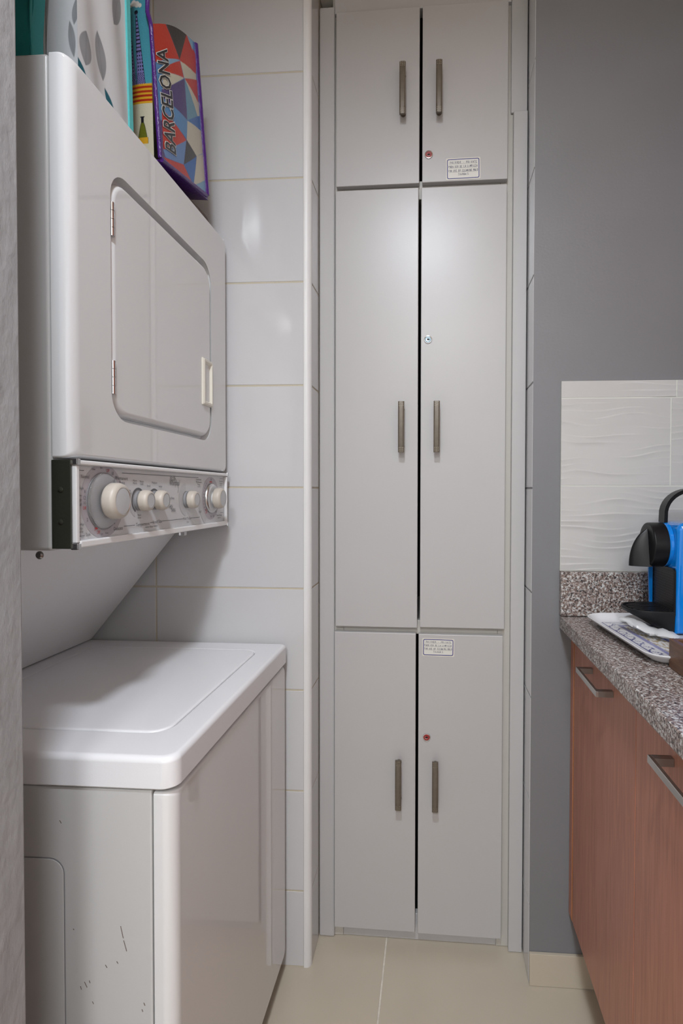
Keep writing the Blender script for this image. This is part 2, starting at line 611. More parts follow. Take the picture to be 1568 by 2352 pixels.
def wave_tile(x0, x1, z0, z1, seed):
    rnd = random.Random(seed)
    nrow = 13
    ph = [rnd.uniform(0, 2 * PI) for _ in range(40)]
    fq = [rnd.uniform(17, 26) for _ in range(40)]
    am = [rnd.uniform(.0030, .0055) for _ in range(40)]
    pitch = 0.0150

    def h(x, z):
        # crests: band k sits at z = k*pitch + wobble; asymmetric sawtooth-like ridges
        best = 0
        t = (z - z0)
        zz = t + .0045 * math.sin(fq[0] * x + ph[0] + t * 26) + .003 * math.sin(fq[1] * 1.6 * x + ph[1] - t * 41)
        p = (zz / pitch) % 1.0
        k = int(zz / pitch) % 30
        amp = .5 + .5 * math.sin(fq[k + 2] * x * .8 + ph[k + 2])
        prof_ = (p / .88) ** 2 if p < .88 else (1 - p) / .12
        return .0015 * amp * amp * prof_

    nx, nz = 56, int((z1 - z0) / 0.0011)
    b = bmesh.new()
    yf = YG - .0065
    rows = []
    for j in range(nz + 1):
        rows.append([b.verts.new((x0 + (x1 - x0) * i / nx, yf - h(x0 + (x1 - x0) * i / nx, z0 + (z1 - z0) * j / nz), z0 + (z1 - z0) * j / nz)) for i in range(nx + 1)])
    for a, c in zip(rows, rows[1:]):
        for i in range(nx):
            b.faces.new((a[i], a[i + 1], c[i + 1], c[i]))
    # rim back to the wall
    edge = rows[0] + [r[-1] for r in rows[1:]] + list(reversed(rows[-1][:-1])) + [r[0] for r in reversed(rows[1:-1])]
    back = [b.verts.new((v.co.x, YG - .003, v.co.z)) for v in edge]
    n = len(edge)
    for i in range(n):
        j = (i + 1) % n
        b.faces.new((edge[j], edge[i], back[i], back[j]))
    obj('tile', b, 'wave', splash, smooth=True, angle=60)


for (x0, x1, z0, z1, s) in ((0.3024, 0.5655, 1.4266, 1.4650, 5), (0.5685, 0.8450, 1.4266, 1.4650, 6),
                            (0.3024, 0.5530, 1.2186, 1.4236, 1), (0.5562, 0.8450, 1.2186, 1.4236, 2),
                            (0.3030, 0.7000, 1.0156, 1.2156, 3), (0.7030, 0.9485, 1.0156, 1.2156, 7),
                            (0.8480, 0.9485, 1.2186, 1.4236, 8), (0.8480, 0.9485, 1.4266, 1.4650, 9)):
    wave_tile(x0, x1, z0, z1, s)

# ------------------------------------------------------------------ ceiling lamp, and an added fill lamp behind the viewer
for i, (p, r, lab) in enumerate(((LAMP_A, .13, 'round white ceiling lamp of the laundry corner'), (FILL_LAMP, .27, 'large round white fill lamp added behind the viewer'))):
    t = thing('ceiling_or_fill_lamp', lab, 'lamp', (p[0], p[1], CEIL))
    bm = bmesh.new()
    lathe(bm, [(r + .012, 0), (r + .012, -.072), (r + .002, -.072), (r + .002, -.045), (r + .002, 0)], lambda a, b, h: (a, b, h), 48)
    obj('rim', bm, 'whitepl', t, smooth=True)
    bm = bmesh.new()
    lathe(bm, [(0, -.046), (r, -.046), (r, -.040), (0, -.040)], lambda a, b, h: (a, b, h), 48)
    obj('diffuser', bm, 'diffuser', t)

# ------------------------------------------------------------------ tall white cabinet
CAB = thing('tall_cabinet', 'tall built-in white cabinet with six flat doors between tiled walls', 'cabinet', (-0.3, 1.455, 0), math.radians(-0.8))


def cpart(name, dims, m, bev=.0015, parent=CAB, mi=None):
    b = bmesh.new()
    for d in (dims if isinstance(dims[0], (tuple, list)) else [dims]):
        box(b, *d, bev=bev)
    return obj(name, b, m, parent)


cpart('casing', (-.0046, .0372, .010, .030, .001, 2.468), 'cab', .004)
cpart('casing', (.4925, .5335, .011, .030, 2.170, 2.497), 'cab', .002)
cpart('casing', (.4982, .5335, .002, .030, .001, 2.1685), 'cab', .002)
cpart('stile', (.030, .060, .0195, .040, .001, 2.497), 'cabin')
cpart('stile', (.468, .504, .0195, .040, .001, 2.497), 'cabin')
cpart('top_rail', (.0375, .4920, .008, .040, 2.4465, 2.4975), 'cab')
cpart('rail', (.060, .468, .0195, .040, 1.965, 2.012), 'cabin')
cpart('rail', (.060, .468, .0195, .040, .825, .862), 'cabin')
cpart('plinth', (.060, .468, .021, .040, .001, .072), 'cab')
cpart('carcass', [(.006, .024, .041, .44, .002, 2.49), (.510, .528, .041, .44, .002, 2.49), (.024, .510, .42, .44, .002, 2.49),
                  (.024, .510, .041, .42, .002, .02), (.024, .510, .041, .42, 2.47, 2.49)], 'dark', 0)
for z in (1.985, .842):
    cpart('shelf', (.0245, .5095, .0415, .419, z - .009, z + .009), 'cabin', 0)


def make_handle():
    b = bmesh.new()
    L, Wd = .130, .0155
    n = 24
    rows = []
    for i in range(n + 1):
        t = -1 + 2 * i / n
        z = t * L / 2
        yc = -.0315 + .004 * t * t        # gentle bow away from the door
        hw = Wd / 2
        sec = [(-hw, yc + .0035), (-hw, yc - .0015), (-hw * .55, yc - .0032), (hw * .55, yc - .0032), (hw, yc - .0015), (hw, yc + .0035)]
        rows.append([(x, y, z) for x, y in sec])
    loops(b, rows)
    for s in (-1, 1):
        zc = s * .048
        lathe(b, [(.0045, -.0008), (.0045, -.030)], lambda a, c, h, zc=zc: (a, h, zc + c), 10)
        lathe(b, [(.007, -.0002), (.007, -.0022), (.0045, -.0024)], lambda a, c, h, zc=zc: (a, h, zc + c), 12)
        for i in range(3):
            for j in range(3):
                x = (i - 1) * .0044
                z = s * (L / 2 - .0032 - j * .0042)
                t = z / (L / 2)
                y = -.0315 + .004 * t * t - .0031
                lathe(b, [(.0011, 0), (.0008, -.0007), (0, -.0009)], lambda a, c, h, x=x, y=y, z=z: (x + a, y + h, z + c), 8, mi=1)
    bmesh.ops.recalc_face_normals(b, faces=b.faces)
    me = bpy.data.meshes.new('handle')
    b.to_mesh(me)
    b.free()
    me.materials.append(M['bronze'])
    me.materials.append(M['brass'])
    return me


HANDLE = make_handle()


def make_lock(face):
    b = bmesh.new()
    fr = lambda a, c, h: (a, -h, c)
    lathe(b, [(.0105, 0), (.0105, .0016), (.0098, .0028), (.0086, .0030), (.0080, .0022), (.0078, .0018), (0, .0018)], fr, 32, mis=[0, 0, 0, 0, 0, 1])
    # key slot
    for (x0, x1, z0, z1) in ((-.0042, .0042, -.0010, .0010),):
        poly(b, [(x0, -.0020, z0), (x1, -.0020, z0), (x1, -.0020, z1), (x0, -.0020, z1)], 2)
    ring(b, (0, 0), .0, .0022, lambda x, y: (x, -.0021, y), 2, n=16)
    ring(b, (0, 0), .0034, .0042, lambda x, y: (x, -.0020, y), 0, a0=2.4, a1=5.2, n=14)
    bmesh.ops.recalc_face_normals(b, faces=b.faces)
    me = bpy.data.meshes.new('lock')
    b.to_mesh(me)
    b.free()
    for m_ in ('chrome', face, 'dark'):
        me.materials.append(M[m_])
    return me


LOCK_RED, LOCK_STEEL = make_lock('red'), make_lock('lockblue')

STROKES = {
    'A': [[(0, 0), (.45, 1), (.85, 0)], [(.15, .38), (.72, .38)]], 'B': [[(0, 0), (0, 1), (.6, .85), (.55, .6), (.05, .52), (.7, .35), (.6, .05), (0, 0)]],
    'C': [[(.75, .85), (.35, 1), (0, .5), (.3, 0), (.75, .12)]], 'D': [[(0, 0), (.02, 1), (.6, .8), (.7, .4), (.45, .05), (0, 0)]],
    'E': [[(.65, 1), (0, .95), (0, 0), (.7, .05)], [(0, .5), (.55, .52)]], 'F': [[(.7, 1), (0, .95), (0, 0)], [(0, .5), (.5, .52)]],
    'G': [[(.75, .85), (.35, 1), (0, .5), (.3, 0), (.72, .1), (.72, .45), (.45, .45)]], 'H': [[(0, 0), (0, 1)], [(.7, 0), (.7, 1)], [(0, .5), (.7, .52)]],
    'I': [[(.15, 0), (.18, 1)]], 'K': [[(0, 0), (0, 1)], [(.65, 1), (0, .45), (.7, 0)]], 'L': [[(0, 1), (0, 0), (.65, .03)]],
    'M': [[(0, 0), (.08, 1), (.4, .4), (.75, 1), (.85, 0)]], 'N': [[(0, 0), (.03, 1), (.65, 0), (.7, 1)]], 'O': [[(.35, 1), (0, .5), (.3, 0), (.7, .45), (.4, 1)]],
    'P': [[(0, 0), (.03, 1), (.6, .85), (.55, .5), (.02, .42)]], 'R': [[(0, 0), (.03, 1), (.6, .85), (.55, .52), (.02, .45), (.65, 0)]],
    'S': [[(.65, .88), (.3, 1), (.05, .75), (.6, .35), (.45, .02), (0, .1)]], 'T': [[(0, 1), (.8, .97)], [(.4, 1), (.38, 0)]],
    'U': [[(0, 1), (.05, .15), (.35, 0), (.65, .2), (.7, 1)]], 'V': [[(0, 1), (.35, 0), (.75, 1)]], 'Y': [[(0, 1), (.35, .5), (.75, 1)], [(.35, .5), (.3, 0)]],
    'Z': [[(0, .97), (.65, 1), (.02, 0), (.7, .04)]], '-': [[(.15, .45), (.6, .48)]],
}


def handwrite(b, s, x0, x1, z, h, y, mi, rnd):
    n = len(s)
    step = (x1 - x0) / n
    for i, ch in enumerate(s):
        for st in STROKES.get(ch, []):
            P = [(x0 + step * (i + .8 * px) + rnd.uniform(-.03, .03) * h, z + h * py * rnd.uniform(.9, 1.08) + rnd.uniform(-.05, .05) * h) for px, py in st]
            for a, c in zip(P, P[1:]):
                line(b, a, c, h * .13, lambda x, q: (x, y, q), mi)


def make_sticker(parent, x0, x1, z0, z1, rot, seed, lines_):
    b = bmesh.new()
    rnd = random.Random(seed)
    w, h = x1 - x0, z1 - z0
    lp = rr(-w / 2, w / 2, -h / 2, h / 2, .0035, 4)
    loops(b, [[(x, 0, z) for x, z in lp], [(x, -.0004, z) for x, z in lp]])
    o_ = rr(-w / 2 + .0028, w / 2 - .0028, -h / 2 + .0028, h / 2 - .0028, .0045, 4)
    i_ = rr(-w / 2 + .0046, w / 2 - .0046, -h / 2 + .0046, h / 2 - .0046, .003, 4)
    y = -.00048
    n = len(o_)
    for k in range(n):
        j = (k + 1) % n
        poly(b, [(o_[k][0], y, o_[k][1]), (o_[j][0], y, o_[j][1]), (i_[j][0], y, i_[j][1]), (i_[k][0], y, i_[k][1])], 1)
    poly(b, [(x, -.00044, z) for x, z in i_], 3)
    zz = [h / 2 - .0150, h / 2 - .0255, h / 2 - .0360, h / 2 - .0455]
    sc = h / .0558
    zz = [h / 2 - (h / 2 - q) * sc for q in zz]
    for k, (s, a, c) in enumerate(lines_):
        if k < 3:
            line(b, (-w / 2 + .008, zz[k]), (w / 2 - .008, zz[k]), .0004, lambda x, q: (x, -.00050, q), 2)
        handwrite(b, s, a * w / 2, c * w / 2, zz[k] + .0007, .0056 * sc, -.00054, 2, rnd)
    bmesh.ops.recalc_face_normals(b, faces=b.faces)
    o = obj('sticker', b, ['tape', 'blueink', 'pen', 'paper'], parent)
    return o


def cab_door(x0, x1, z0, z1, hx, hz, lock=None, lz=0):
    b = bmesh.new()
    w, h = x1 - x0, z1 - z0
    box(b, -w / 2, w / 2, 0, .0180, -h / 2, h / 2, bev=.0016)
    d = obj('door', b, 'cab', CAB)
    cxd, czd = (x0 + x1) / 2, (z0 + z1) / 2
    d.location = (cxd, 0, czd)
    hd = bpy.data.objects.new('handle', HANDLE)
    COL.objects.link(hd)
    hd.parent = d
    hd.location = (hx - cxd, -.0002, hz - czd)
    hd['label'] = 'bronze bar handle with studded ends'
    if lock:
        k = bpy.data.objects.new('lock', lock)
        COL.objects.link(k)
        k.parent = d
        k.location = (.2834 - cxd, -.0001, lz - czd)
        k.rotation_euler = (0, random.uniform(-.4, .4), 0)
        k['label'] = 'round chrome lock with a red face' if lock is LOCK_RED else 'round chrome lock with a steel face'
    return d


DL, DR = (.0430, .2593), (.2666, .4836)
cab_door(*DL, 1.9965, 2.4440, .2175, 2.2205)
d_ur = cab_door(*DR, 1.9975, 2.4452, .3095, 2.2195, LOCK_RED, 2.067)
cab_door(.0415, .2578, .8455, 1.9855, .2164, 1.3675)
cab_door(.2648, .4826, .8475, 1.9850, .3068, 1.3675, LOCK_STEEL, 1.5952)
cab_door(.0390, .2545, .0365, .8310, .2113, .4425)
d_lr = cab_door(.2615, .4795, .0345, .8300, .3065, .4425, LOCK_RED, .559)


def put(s, d, x, z, a):
    s.location = (x - d.location.x, -.0003, z - d.location.z)
    s.rotation_euler = (0, a, 0)
    s['label'] = 'handwritten private notice in a blue frame'


T1 = [('PRIVADO - PRIVATE', -.75, .83), ('PARA USO DE LA LIMPIEZA', -.84, .84), ('FOR USE BY CLEANING MAID', -.84, .88), ('THANKS', -.3, .35)]
put(make_sticker(d_ur, 0, .0875, 0, .0555, 0, 1, T1), d_ur, .3714, 2.0279, math.radians(-.6))
put(make_sticker(d_lr, 0, .0840, 0, .0475, 0, 2, T1), d_lr, .3128, .7961, math.radians(.4))

# ------------------------------------------------------------------ stacked washer and dryer
ML = (-0.65, 1.05, 0)
MACH = thing('stacked_washer_dryer', 'white stacked washer with a dryer above its open-shelf gap', 'washing machine', ML)
MOFF = tuple(-c for c in ML)
YN, YF = 0.755, 1.345
XD, XW, XB = -0.510, -0.364, -0.99


def mpart(name, b, m, parent=None, smooth=False, angle=38):
    bmesh.ops.recalc_face_normals(b, faces=b.faces)
    if parent is None:
        return obj(name, b, m, MACH, smooth, MOFF, angle)
    return obj(name, b, m, parent, smooth, None, angle)


# dryer shell
bm = bmesh.new()
box(bm, XB, -.5415, YN, YF, 1.115, 1.815, bev=.006, seg=3)
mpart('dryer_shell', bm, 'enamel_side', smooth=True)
# slanted sheet between dryer and washer
bm = bmesh.new()
pr = [(-.6275, 1.1145), (-.8600, .8285), (XB + .01, .8285), (XB + .01, 1.1145)]
loops(bm, [[(x, YN + .008, z) for x, z in pr], [(x, YF - .003, z) for x, z in pr]])
mpart('slanted_back_panel', bm, 'enamel_back')
# dryer front panel with the door pocket
PK = (0.8530, 1.2500, 1.3150, 1.7130)      # pocket
bm = bmesh.new()
yz = lambda pts, x: [(x, a, b) for a, b in pts]
L0 = []
L0.append(yz(rr(YN, YF, 1.2475, 1.8165, .004, 8), -.5395))
for ins, rise in fillet(.019, 7):
    L0.append(yz(rr(YN + ins, YF - ins * .35, 1.2475 + ins * .4, 1.8165 - ins * .45, .004 + ins * .6, 8), XD - .019 + rise))
for ins, rise in reversed(fillet(.005, 4)):
    q = .005 - ins
    L0.append(yz(rr(PK[0] - q, PK[1] + q, PK[2] - q, PK[3] + q, .044 + q, 8), XD - .005 + rise))
L0.append(yz(rr(PK[0] + .001, PK[1] - .001, PK[2] + .001, PK[3] - .001, .043, 8), XD - .0165))
loops(bm, L0, True, True)
front = mpart('dryer_front_panel', bm, 'enamel', smooth=True, angle=50)
# dryer door
bm = bmesh.new()
DD = (0.8560, 1.2480, 1.3230, 1.7020)
L0 = [yz(rr(*DD, .040, 8), XD - .0162)]
for ins, rise in fillet(.0125, 7):
    L0.append(yz(rr(DD[0] + ins, DD[1] - ins * .25, DD[2] + ins * .8, DD[3] - ins * .5, .040 - ins * .4, 8), XD - .0135 + rise))
loops(bm, L0, True, True)
ddoor = mpart('dryer_door', bm, 'enamel', smooth=True, angle=50)
for zc in (1.6318, 1.3822):
    bm = bmesh.new()
    for k in range(4):
        z0 = zc - .0268 + k * .0134
        fr = lambda a, c, h: (XD - .001 + a, .8585 + c, h)
        lathe(bm, [(0, z0 + .0004), (.0042, z0 + .0004), (.0042, z0 + .0130), (0, z0 + .0130)], fr, 12)
    box(bm, XD - .010, XD - .0006, .853, .862, zc - .026, zc + .026)
    mpart('hinge', bm, 'chrome', ddoor, smooth=True)
# recessed pull
bm = bmesh.new()
HB = (1.200, 1.2500, 1.3930, 1.4970)
L0 = [yz(rr(*HB, .002, 3), XD - .004)]
L0.append(yz(rr(*HB, .002, 3), XD + .0015))
for ins, x in ((.003, XD + .0045), (.007, XD + .0045), (.009, XD + .002), (.011, XD - .0005), (.014, XD - .0085)):
    L0.append(yz(rr(HB[0] + ins * 1.1, HB[1] - ins * .7, HB[2] + ins, HB[3] - ins, .002, 3), x))
loops(bm, L0, True, True)
mpart('door_pull', bm, 'creampl', ddoor)['label'] = 'cream recessed door pull'

# control panel
bm = bmesh.new()
box(bm, -.5405, XD - .004, YN + .004, YF - .003, 1.124, 1.2445)
CP = mpart('control_panel', bm, 'panel')
bm = bmesh.new()
box(bm, -.541, XD - .003, YN - .0008, YN + .0035, 1.1185, 1.2450, bev=.0008)
mpart('end_cap', bm, 'greenmirror', CP)['label'] = 'dark mirror-like end cap'
for nm, (z0, z1) in (('trim_strip', (1.2385, 1.2455)), ('trim_strip', (1.1185, 1.1290))):
    bm = bmesh.new()
    box(bm, XD - .004, XD + .004, YN + .012, YF - .004, z0, z1, bev=.002)
    mpart(nm, bm, 'whitepl', CP)
for (y0, y1) in ((YN + .0045, YN + .0115), (YF - .0095, YF - .0035)):
    bm = bmesh.new()
    box(bm, XD - .004, XD + .003, y0, y1, 1.1265, 1.2375, bev=.0015)
    mpart('end_strip', bm, 'whitepl', CP)
for y0 in (YN + .0025, YF - .0105):
    for z0 in (1.1165, 1.2380):
        bm = bmesh.new()
        box(bm, XD - .006, XD + .0055, y0, y0 + .009, z0, z0 + .0092, bev=.0015)
        mpart('corner_clip', bm, 'chrome', CP)
for z in (1.157, 1.2030):
    bm = bmesh.new()
    lathe(bm, [(0, .0016), (.0025, .0014), (.0042, .0004), (.0042, 0)], lambda a, c, h, z=z: (-.5275 + a, YN - .0012 - h, z + c), 14)
    mpart('screw', bm, 'greenmirror', CP, smooth=True)
bm = bmesh.new()
lathe(bm, [(0, .004), (.004, .0035), (.006, .001), (.006, 0)], lambda a, c, h: (-.567 + a, YN + .010 - h, 1.108 + c), 14)
mpart('screw', bm, 'steel_dark', smooth=True)
bm = bmesh.new()
box(bm, -.532, -.520, 1.130, 1.142, 1.108, 1.1165, bev=.001)
mpart('clip', bm, 'clear')

XP = XD - .0036
pf = lambda y, z: (XP, y, z)
pf2 = lambda y, z: (XP + .0003, y, z)
KN = [(.8350, 1.1855), (.9375, 1.1845), (.9930, 1.1845), (1.1270, 1.1840), (1.2535, 1.1855)]
# printed rings and lettering
bm = bmesh.new()
prints = ['ink', 'inkred', 'mauve', 'lightgrey']
ring(bm, KN[0], .0425, .0575, pf, 2)
ring(bm, KN[0], .0575, .0760, lambda y, z: (XP - .0001, y, z), 3, a0=2.75, a1=3.95, n=20)
ring(bm, KN[4], .0345, .0490, pf, 2)
ring(bm, KN[1], .0185, .0225, pf, 0, a0=.9, a1=PI * 1.35, n=26)
ring(bm, KN[1], .0225, .0300, pf, 3, a0=2.6, a1=4.3, n=20)
ring(bm, KN[2], .0180, .0215, pf, 0, a0=.6, a1=2.6, n=20)
ring(bm, KN[3], .018, .034, pf, 3, a0=1.7, a1=4.6, n=24)
ring(bm, KN[4], .049, .066, pf, 3, a0=3.2, a1=4.2, n=14)


def plab(s, y, z, size, mi=0, align='CENTER', shear=0.0, xs=1.0):
    text(bm, s, size, lambda a, c: (XP + .0006, y + a, z + c), mi, align, 0.0, shear, xs)


for s, y, z, sz, mi in (
        ('Normal', .7885, 1.2220, .0080, 0), ('Regular', .7790, 1.2050, .0052, 0), ('Heavy', .7760, 1.1945, .0048, 0),
        ('Super', .7745, 1.1880, .0070, 0), ('Wash', .7745, 1.1815, .0070, 0), ('Pre-Wash', .7775, 1.1520, .0055, 0),
        ('Pull Start', .7765, 1.1460, .0046, 0), ('Push Stop', .7765, 1.1415, .0046, 0), ('Soak', .7950, 1.1360, .0070, 0),
        ('Delicate', .8740, 1.1400, .0080, 0), ('Permanent', .8860, 1.2220, .0080, 0), ('Press', .8860, 1.2145, .0080, 0),
        ('Spin', .8290, 1.2370, .0046, 0), ('Rinse', .8095, 1.2340, .0046, 0), ('Off', .8460, 1.2330, .0075, 1), ('10', .8590, 1.2290, .0080, 0),
        ('6', .8680, 1.2230, .0075, 0), ('8', .7875, 1.2000, .0070, 0), ('12', .7855, 1.1905, .0085, 0),
        ('14', .7855, 1.1830, .0075, 0), ('Off', .7860, 1.1755, .0075, 1), ('2', .7930, 1.1580, .0075, 0), ('12', .8110, 1.1430, .0070, 1),
        ('Off', .8200, 1.1375, .0075, 1), ('Spin', .8290, 1.1345, .0046, 0), ('Rinse', .8420, 1.1350, .0046, 0), ('4', .8635, 1.1490, .0075, 0),
        ('Warm', .9255, 1.2190, .0052, 0), ('Warm', .9255, 1.2145, .0052, 0), ('Warm', .9480, 1.2180, .0052, 0), ('Cold', .9480, 1.2135, .0052, 0),
        ('Hot', .9080, 1.2020, .0052, 0), ('Cold', .9085, 1.1970, .0052, 0), ('Wash', .9395, 1.1590, .0050, 0), ('Rinse', .9395, 1.1545, .0050, 0),
        ('Small', .9720, 1.2105, .0058, 0), ('Medium', .9930, 1.2165, .0058, 0), ('Large', 1.0155, 1.2105, .0058, 0),
        ('Heavy Duty', 1.0560, 1.1875, .0065, 0),
        ('Temperature', .9510, 1.1425, .0085, 0), ('Load Size', 1.0040, 1.1445, .0085, 0), ('Water', .9810, 1.1365, .0050, 0),
        ('Push To Start', 1.1320, 1.1445, .0075, 0), ('Dryer', 1.1320, 1.1370, .0046, 0), ('Fluff', 1.1930, 1.1560, .0070, 0),
        ('Automatic', 1.1880, 1.2270, .0062, 0), ('Permanent', 1.1880, 1.2215, .0062, 0), ('Press', 1.1880, 1.2160, .0062, 0), ('Less Dry', 1.1880, 1.2115, .0042, 0),
        ('Automatic', 1.3150, 1.2260, .0058, 0), ('Regular', 1.3150, 1.2205, .0058, 0), ('More Dry', 1.3150, 1.2155, .0042, 0),
        ('Timed Drying', 1.3020, 1.1445, .0062, 0), ('High Heat', 1.3020, 1.1385, .0044, 0),
        ('Off', 1.2545, 1.2280, .0060, 0), ('Off', 1.2260, 1.1530, .0065, 1), ('30', 1.2530, 1.1430, .0065, 0), ('40', 1.2670, 1.1440, .0065, 0), ('50', 1.2830, 1.1530, .0065, 0)):
    plab(s, y + (.0010 if y < .7805 else 0), z, sz, mi, xs=.62 if y < .7805 else (.8 if y < .87 else 1.0))
for k in range(10):
    a = 2.2 + k * .18
    plab(str(20 + 5 * k)[:2], KN[4][0] + .0415 * math.cos(a), KN[4][1] + .0415 * math.sin(a), .0048, 0)
# wordmark with its swoosh
plab('Whirlpool', 1.0720, 1.2175, .0165, 0, shear=.25, xs=.62)
ring(bm, (1.0655, 1.2265), .0045, .0052, lambda y, z: (XP + .0006, y, z), 0, sq=1.9, n=28)
ring(bm, (1.0655, 1.2265), .0020, .0026, lambda y, z: (XP + .0006, y, z), 0, sq=2.2, n=20)
P = [(1.0860 + .016 * math.sin(t * 2.6 - .3) - .012, 1.232 - .034 * t) for t in [i / 14 for i in range(15)]]
for a, c in zip(P, P[1:]):
    line(bm, a, c, .0009, lambda y, z: (XP + .0006, y, z), 0)
plab('THIN', 1.0560, 1.1710, .0105, 0, xs=.7)
plab('TWIN', 1.0660, 1.1635, .0105, 0, xs=.7)
for (a, c) in (((.7610, 1.2310), (.7860, 1.2310)), ((.8860, 1.2310), (1.1850, 1.2310)), ((.7610, 1.1350), (.7860, 1.1350)), ((.8910, 1.1425), (.9250, 1.1425)),
               ((.9765, 1.1440), (.9885, 1.1440)), ((1.0210, 1.1445), (1.1120, 1.1445)), ((1.1540, 1.1445), (1.1920, 1.1445)),
               ((.9600, 1.1365), (.9720, 1.1365)), ((.9900, 1.1365), (1.0040, 1.1365)), ((1.3050, 1.2320), (1.3280, 1.2320)), ((1.3100, 1.1500), (1.3280, 1.1500))):
    line(bm, a, c, .0009, lambda y, z: (XP + .0005, y, z), 0)
for (y, z) in ((.8385, 1.2275), (.8150, 1.1440)):
    line(bm, (y - .003, z), (y + .003, z), .003, lambda a, c: (XP + .0006, a, c), 1)
line(bm, (1.2465, 1.2230), (1.2600, 1.2230), .0028, lambda a, c: (XP + .0006, a, c), 1)
line(bm, (1.2235, 1.1610), (1.2300, 1.1560), .0018, lambda a, c: (XP + .0006, a, c), 1)
mpart('panel_print', bm, prints, CP)


def knob(name, c, x0, prof, mats, mis, n=40):
    b = bmesh.new()
    lathe(b, [(r, h) for r, h in prof], lambda a, d, h: (x0 + h, c[0] + a, c[1] + d), n, mis=mis)
    mpart(name, b, mats, CP, smooth=True, angle=55)


XK = XD - .0028
# clear dial of the washer timer and its knob
knob('dial', KN[0], XK, [(0, 0), (.0425, 0), (.0425, .0025), (.038, .0075), (.029, .0080), (.022, .006), (.015, .006), (.012, .0065), (.012, .0095), (0, .0095)], ['clear'], [0] * 9)
knob('dial', KN[0], XK - .0004, [(.0447, 0), (.0447, .0012), (.0427, .0012), (.0427, 0)], ['midgrey'], [0] * 3)
knob('knob', KN[0], XK + .0092, [(0, 0), (.022, 0), (.0262, .0015), (.0282, .005), (.0282, .0150), (.0265, .0195), (.0228, .0218), (.0212, .0221), (.0205, .0214), (.0195, .0217), (0, .0228)],
     ['knob', 'knobface', 'steel'], [0, 0, 0, 0, 0, 0, 0, 2, 1, 1])
bm = bmesh.new()
poly(bm, [(XK + .0086, .8340 + .010, 1.2150), (XK + .0086, .8340 + .018, 1.2125), (XK + .0086, .8340 + .016, 1.2215)], 0)
mpart('pointer', bm, 'midgrey', CP)
for c in (KN[1], KN[2], KN[3]):
    knob('dial', c, XK, [(0, 0), (.0172, 0), (.0172, .004), (.0150, .0055), (0, .0055)], ['midgrey'], [0] * 4, 32)
    knob('knob', c, XK + .0052, [(0, 0), (.0140, 0), (.0178, .0015), (.0186, .004), (.0182, .0120), (.0165, .0160), (.0140, .0174), (.0128, .0176), (.0122, .0171), (0, .0180)],
         ['knob', 'knobface', 'midgrey'], [0, 0, 0, 0, 0, 0, 0, 2, 1], 36)
knob('dial', KN[4], XK, [(0, 0), (.0340, 0), (.0340, .003), (.031, .006), (.026, .0065), (.016, .0065), (.014, .007), (.014, .0105), (0, .0105)], ['lightgrey', 'whitepl', 'steel'],
     [0, 2, 2, 0, 0, 1, 1, 1])
knob('knob', KN[4], XK + .0102, [(0, 0), (.0190, 0), (.0225, .0015), (.0240, .0045), (.0240, .0125), (.0222, .0168), (.0190, .0188), (.0178, .0190), (.0172, .0185), (0, .0194)],
     ['knob', 'knobface', 'steel'], [0, 0, 0, 0, 0, 0, 0, 2, 1], 36)

# washer
bm = bmesh.new()
box(bm, XB, -.3965, YN, YF, .045, .7770, bev=.004)
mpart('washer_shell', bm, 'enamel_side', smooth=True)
bm = bmesh.new()
L0 = [yz(rr(YN + .0005, YF, .050, .7735, .004, 6), -.3945)]
for ins, rise in fillet(.019, 7):
    L0.append(yz(rr(YN + .0005 + ins, YF - ins * .25, .050 + ins * .3, .7735 - ins * .35, .004 + ins * .5, 6), XW - .019 + rise))
loops(bm, L0, True, True)
mpart('washer_front_panel', bm, 'enamel', smooth=True, angle=50)
bm = bmesh.new()
xy = lambda pts, z: [(a, b, z) for a, b in pts]
TX = (XB, -.3605, YN - .004, YF + .004)
RC = lambda k: (.004 + k, .022, .012, .004 + k)
L0 = [xy(rr(TX[0], TX[1] - .004, TX[2] + .003, TX[3] - .003, RC(0), 8), .7785), xy(rr(*TX, RC(0), 8), .7820)]
for ins, rise in fillet(.009, 6):
    L0.append(xy(rr(TX[0], TX[1] - ins, TX[2] + ins, TX[3] - ins, (.004, .022 - ins * .4, .012 - ins * .4, .004), 8), (.8170 + rise)))
LD = (-.8180, -.4125, .8300, 1.2860)
for ins, dz in ((-.004, 0), (-.0015, -.0006), (0, -.0022), (.001, -.006)):
    L0.append(xy(rr(LD[0] + ins, LD[1] - ins, LD[2] + ins, LD[3] - ins, .034 - ins, 8), .8260 + dz))
loops(bm, L0, True, True)
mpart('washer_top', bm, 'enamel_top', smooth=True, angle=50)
bm = bmesh.new()
L0 = []
for ins, z in ((.0016, .8215), (.0016, .8240), (.0024, .8256), (.0040, .8266), (.007, .8270), (.02, .8270)):
    L0.append(xy(rr(LD[0] + ins, LD[1] - ins, LD[2] + ins, LD[3] - ins, .033 - min(ins, .01), 8), z))
loops(bm, L0, True, True)
mpart('washer_lid', bm, 'enamel_top', smooth=True, angle=50)
bm = bmesh.new()
xz = lambda pts, y: [(a, y, b) for a, b in pts]
L0 = []
for ins, y in ((.0018, YN - .0002), (.0018, YN - .0010), (.0026, YN - .0014), (.012, YN - .0014)):
    L0.append(xz(rr(-.930 + ins, -.5265 - ins, .090 + ins, .6735 - ins, .022 - ins * .5, 6), y))
loops(bm, L0, True, True)
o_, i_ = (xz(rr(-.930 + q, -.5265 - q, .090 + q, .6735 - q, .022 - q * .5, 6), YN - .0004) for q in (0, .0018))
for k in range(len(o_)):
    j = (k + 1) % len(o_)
    poly(bm, [o_[k], o_[j], i_[j], i_[k]], 1)  # grey ring paints the shade of the groove around the panel
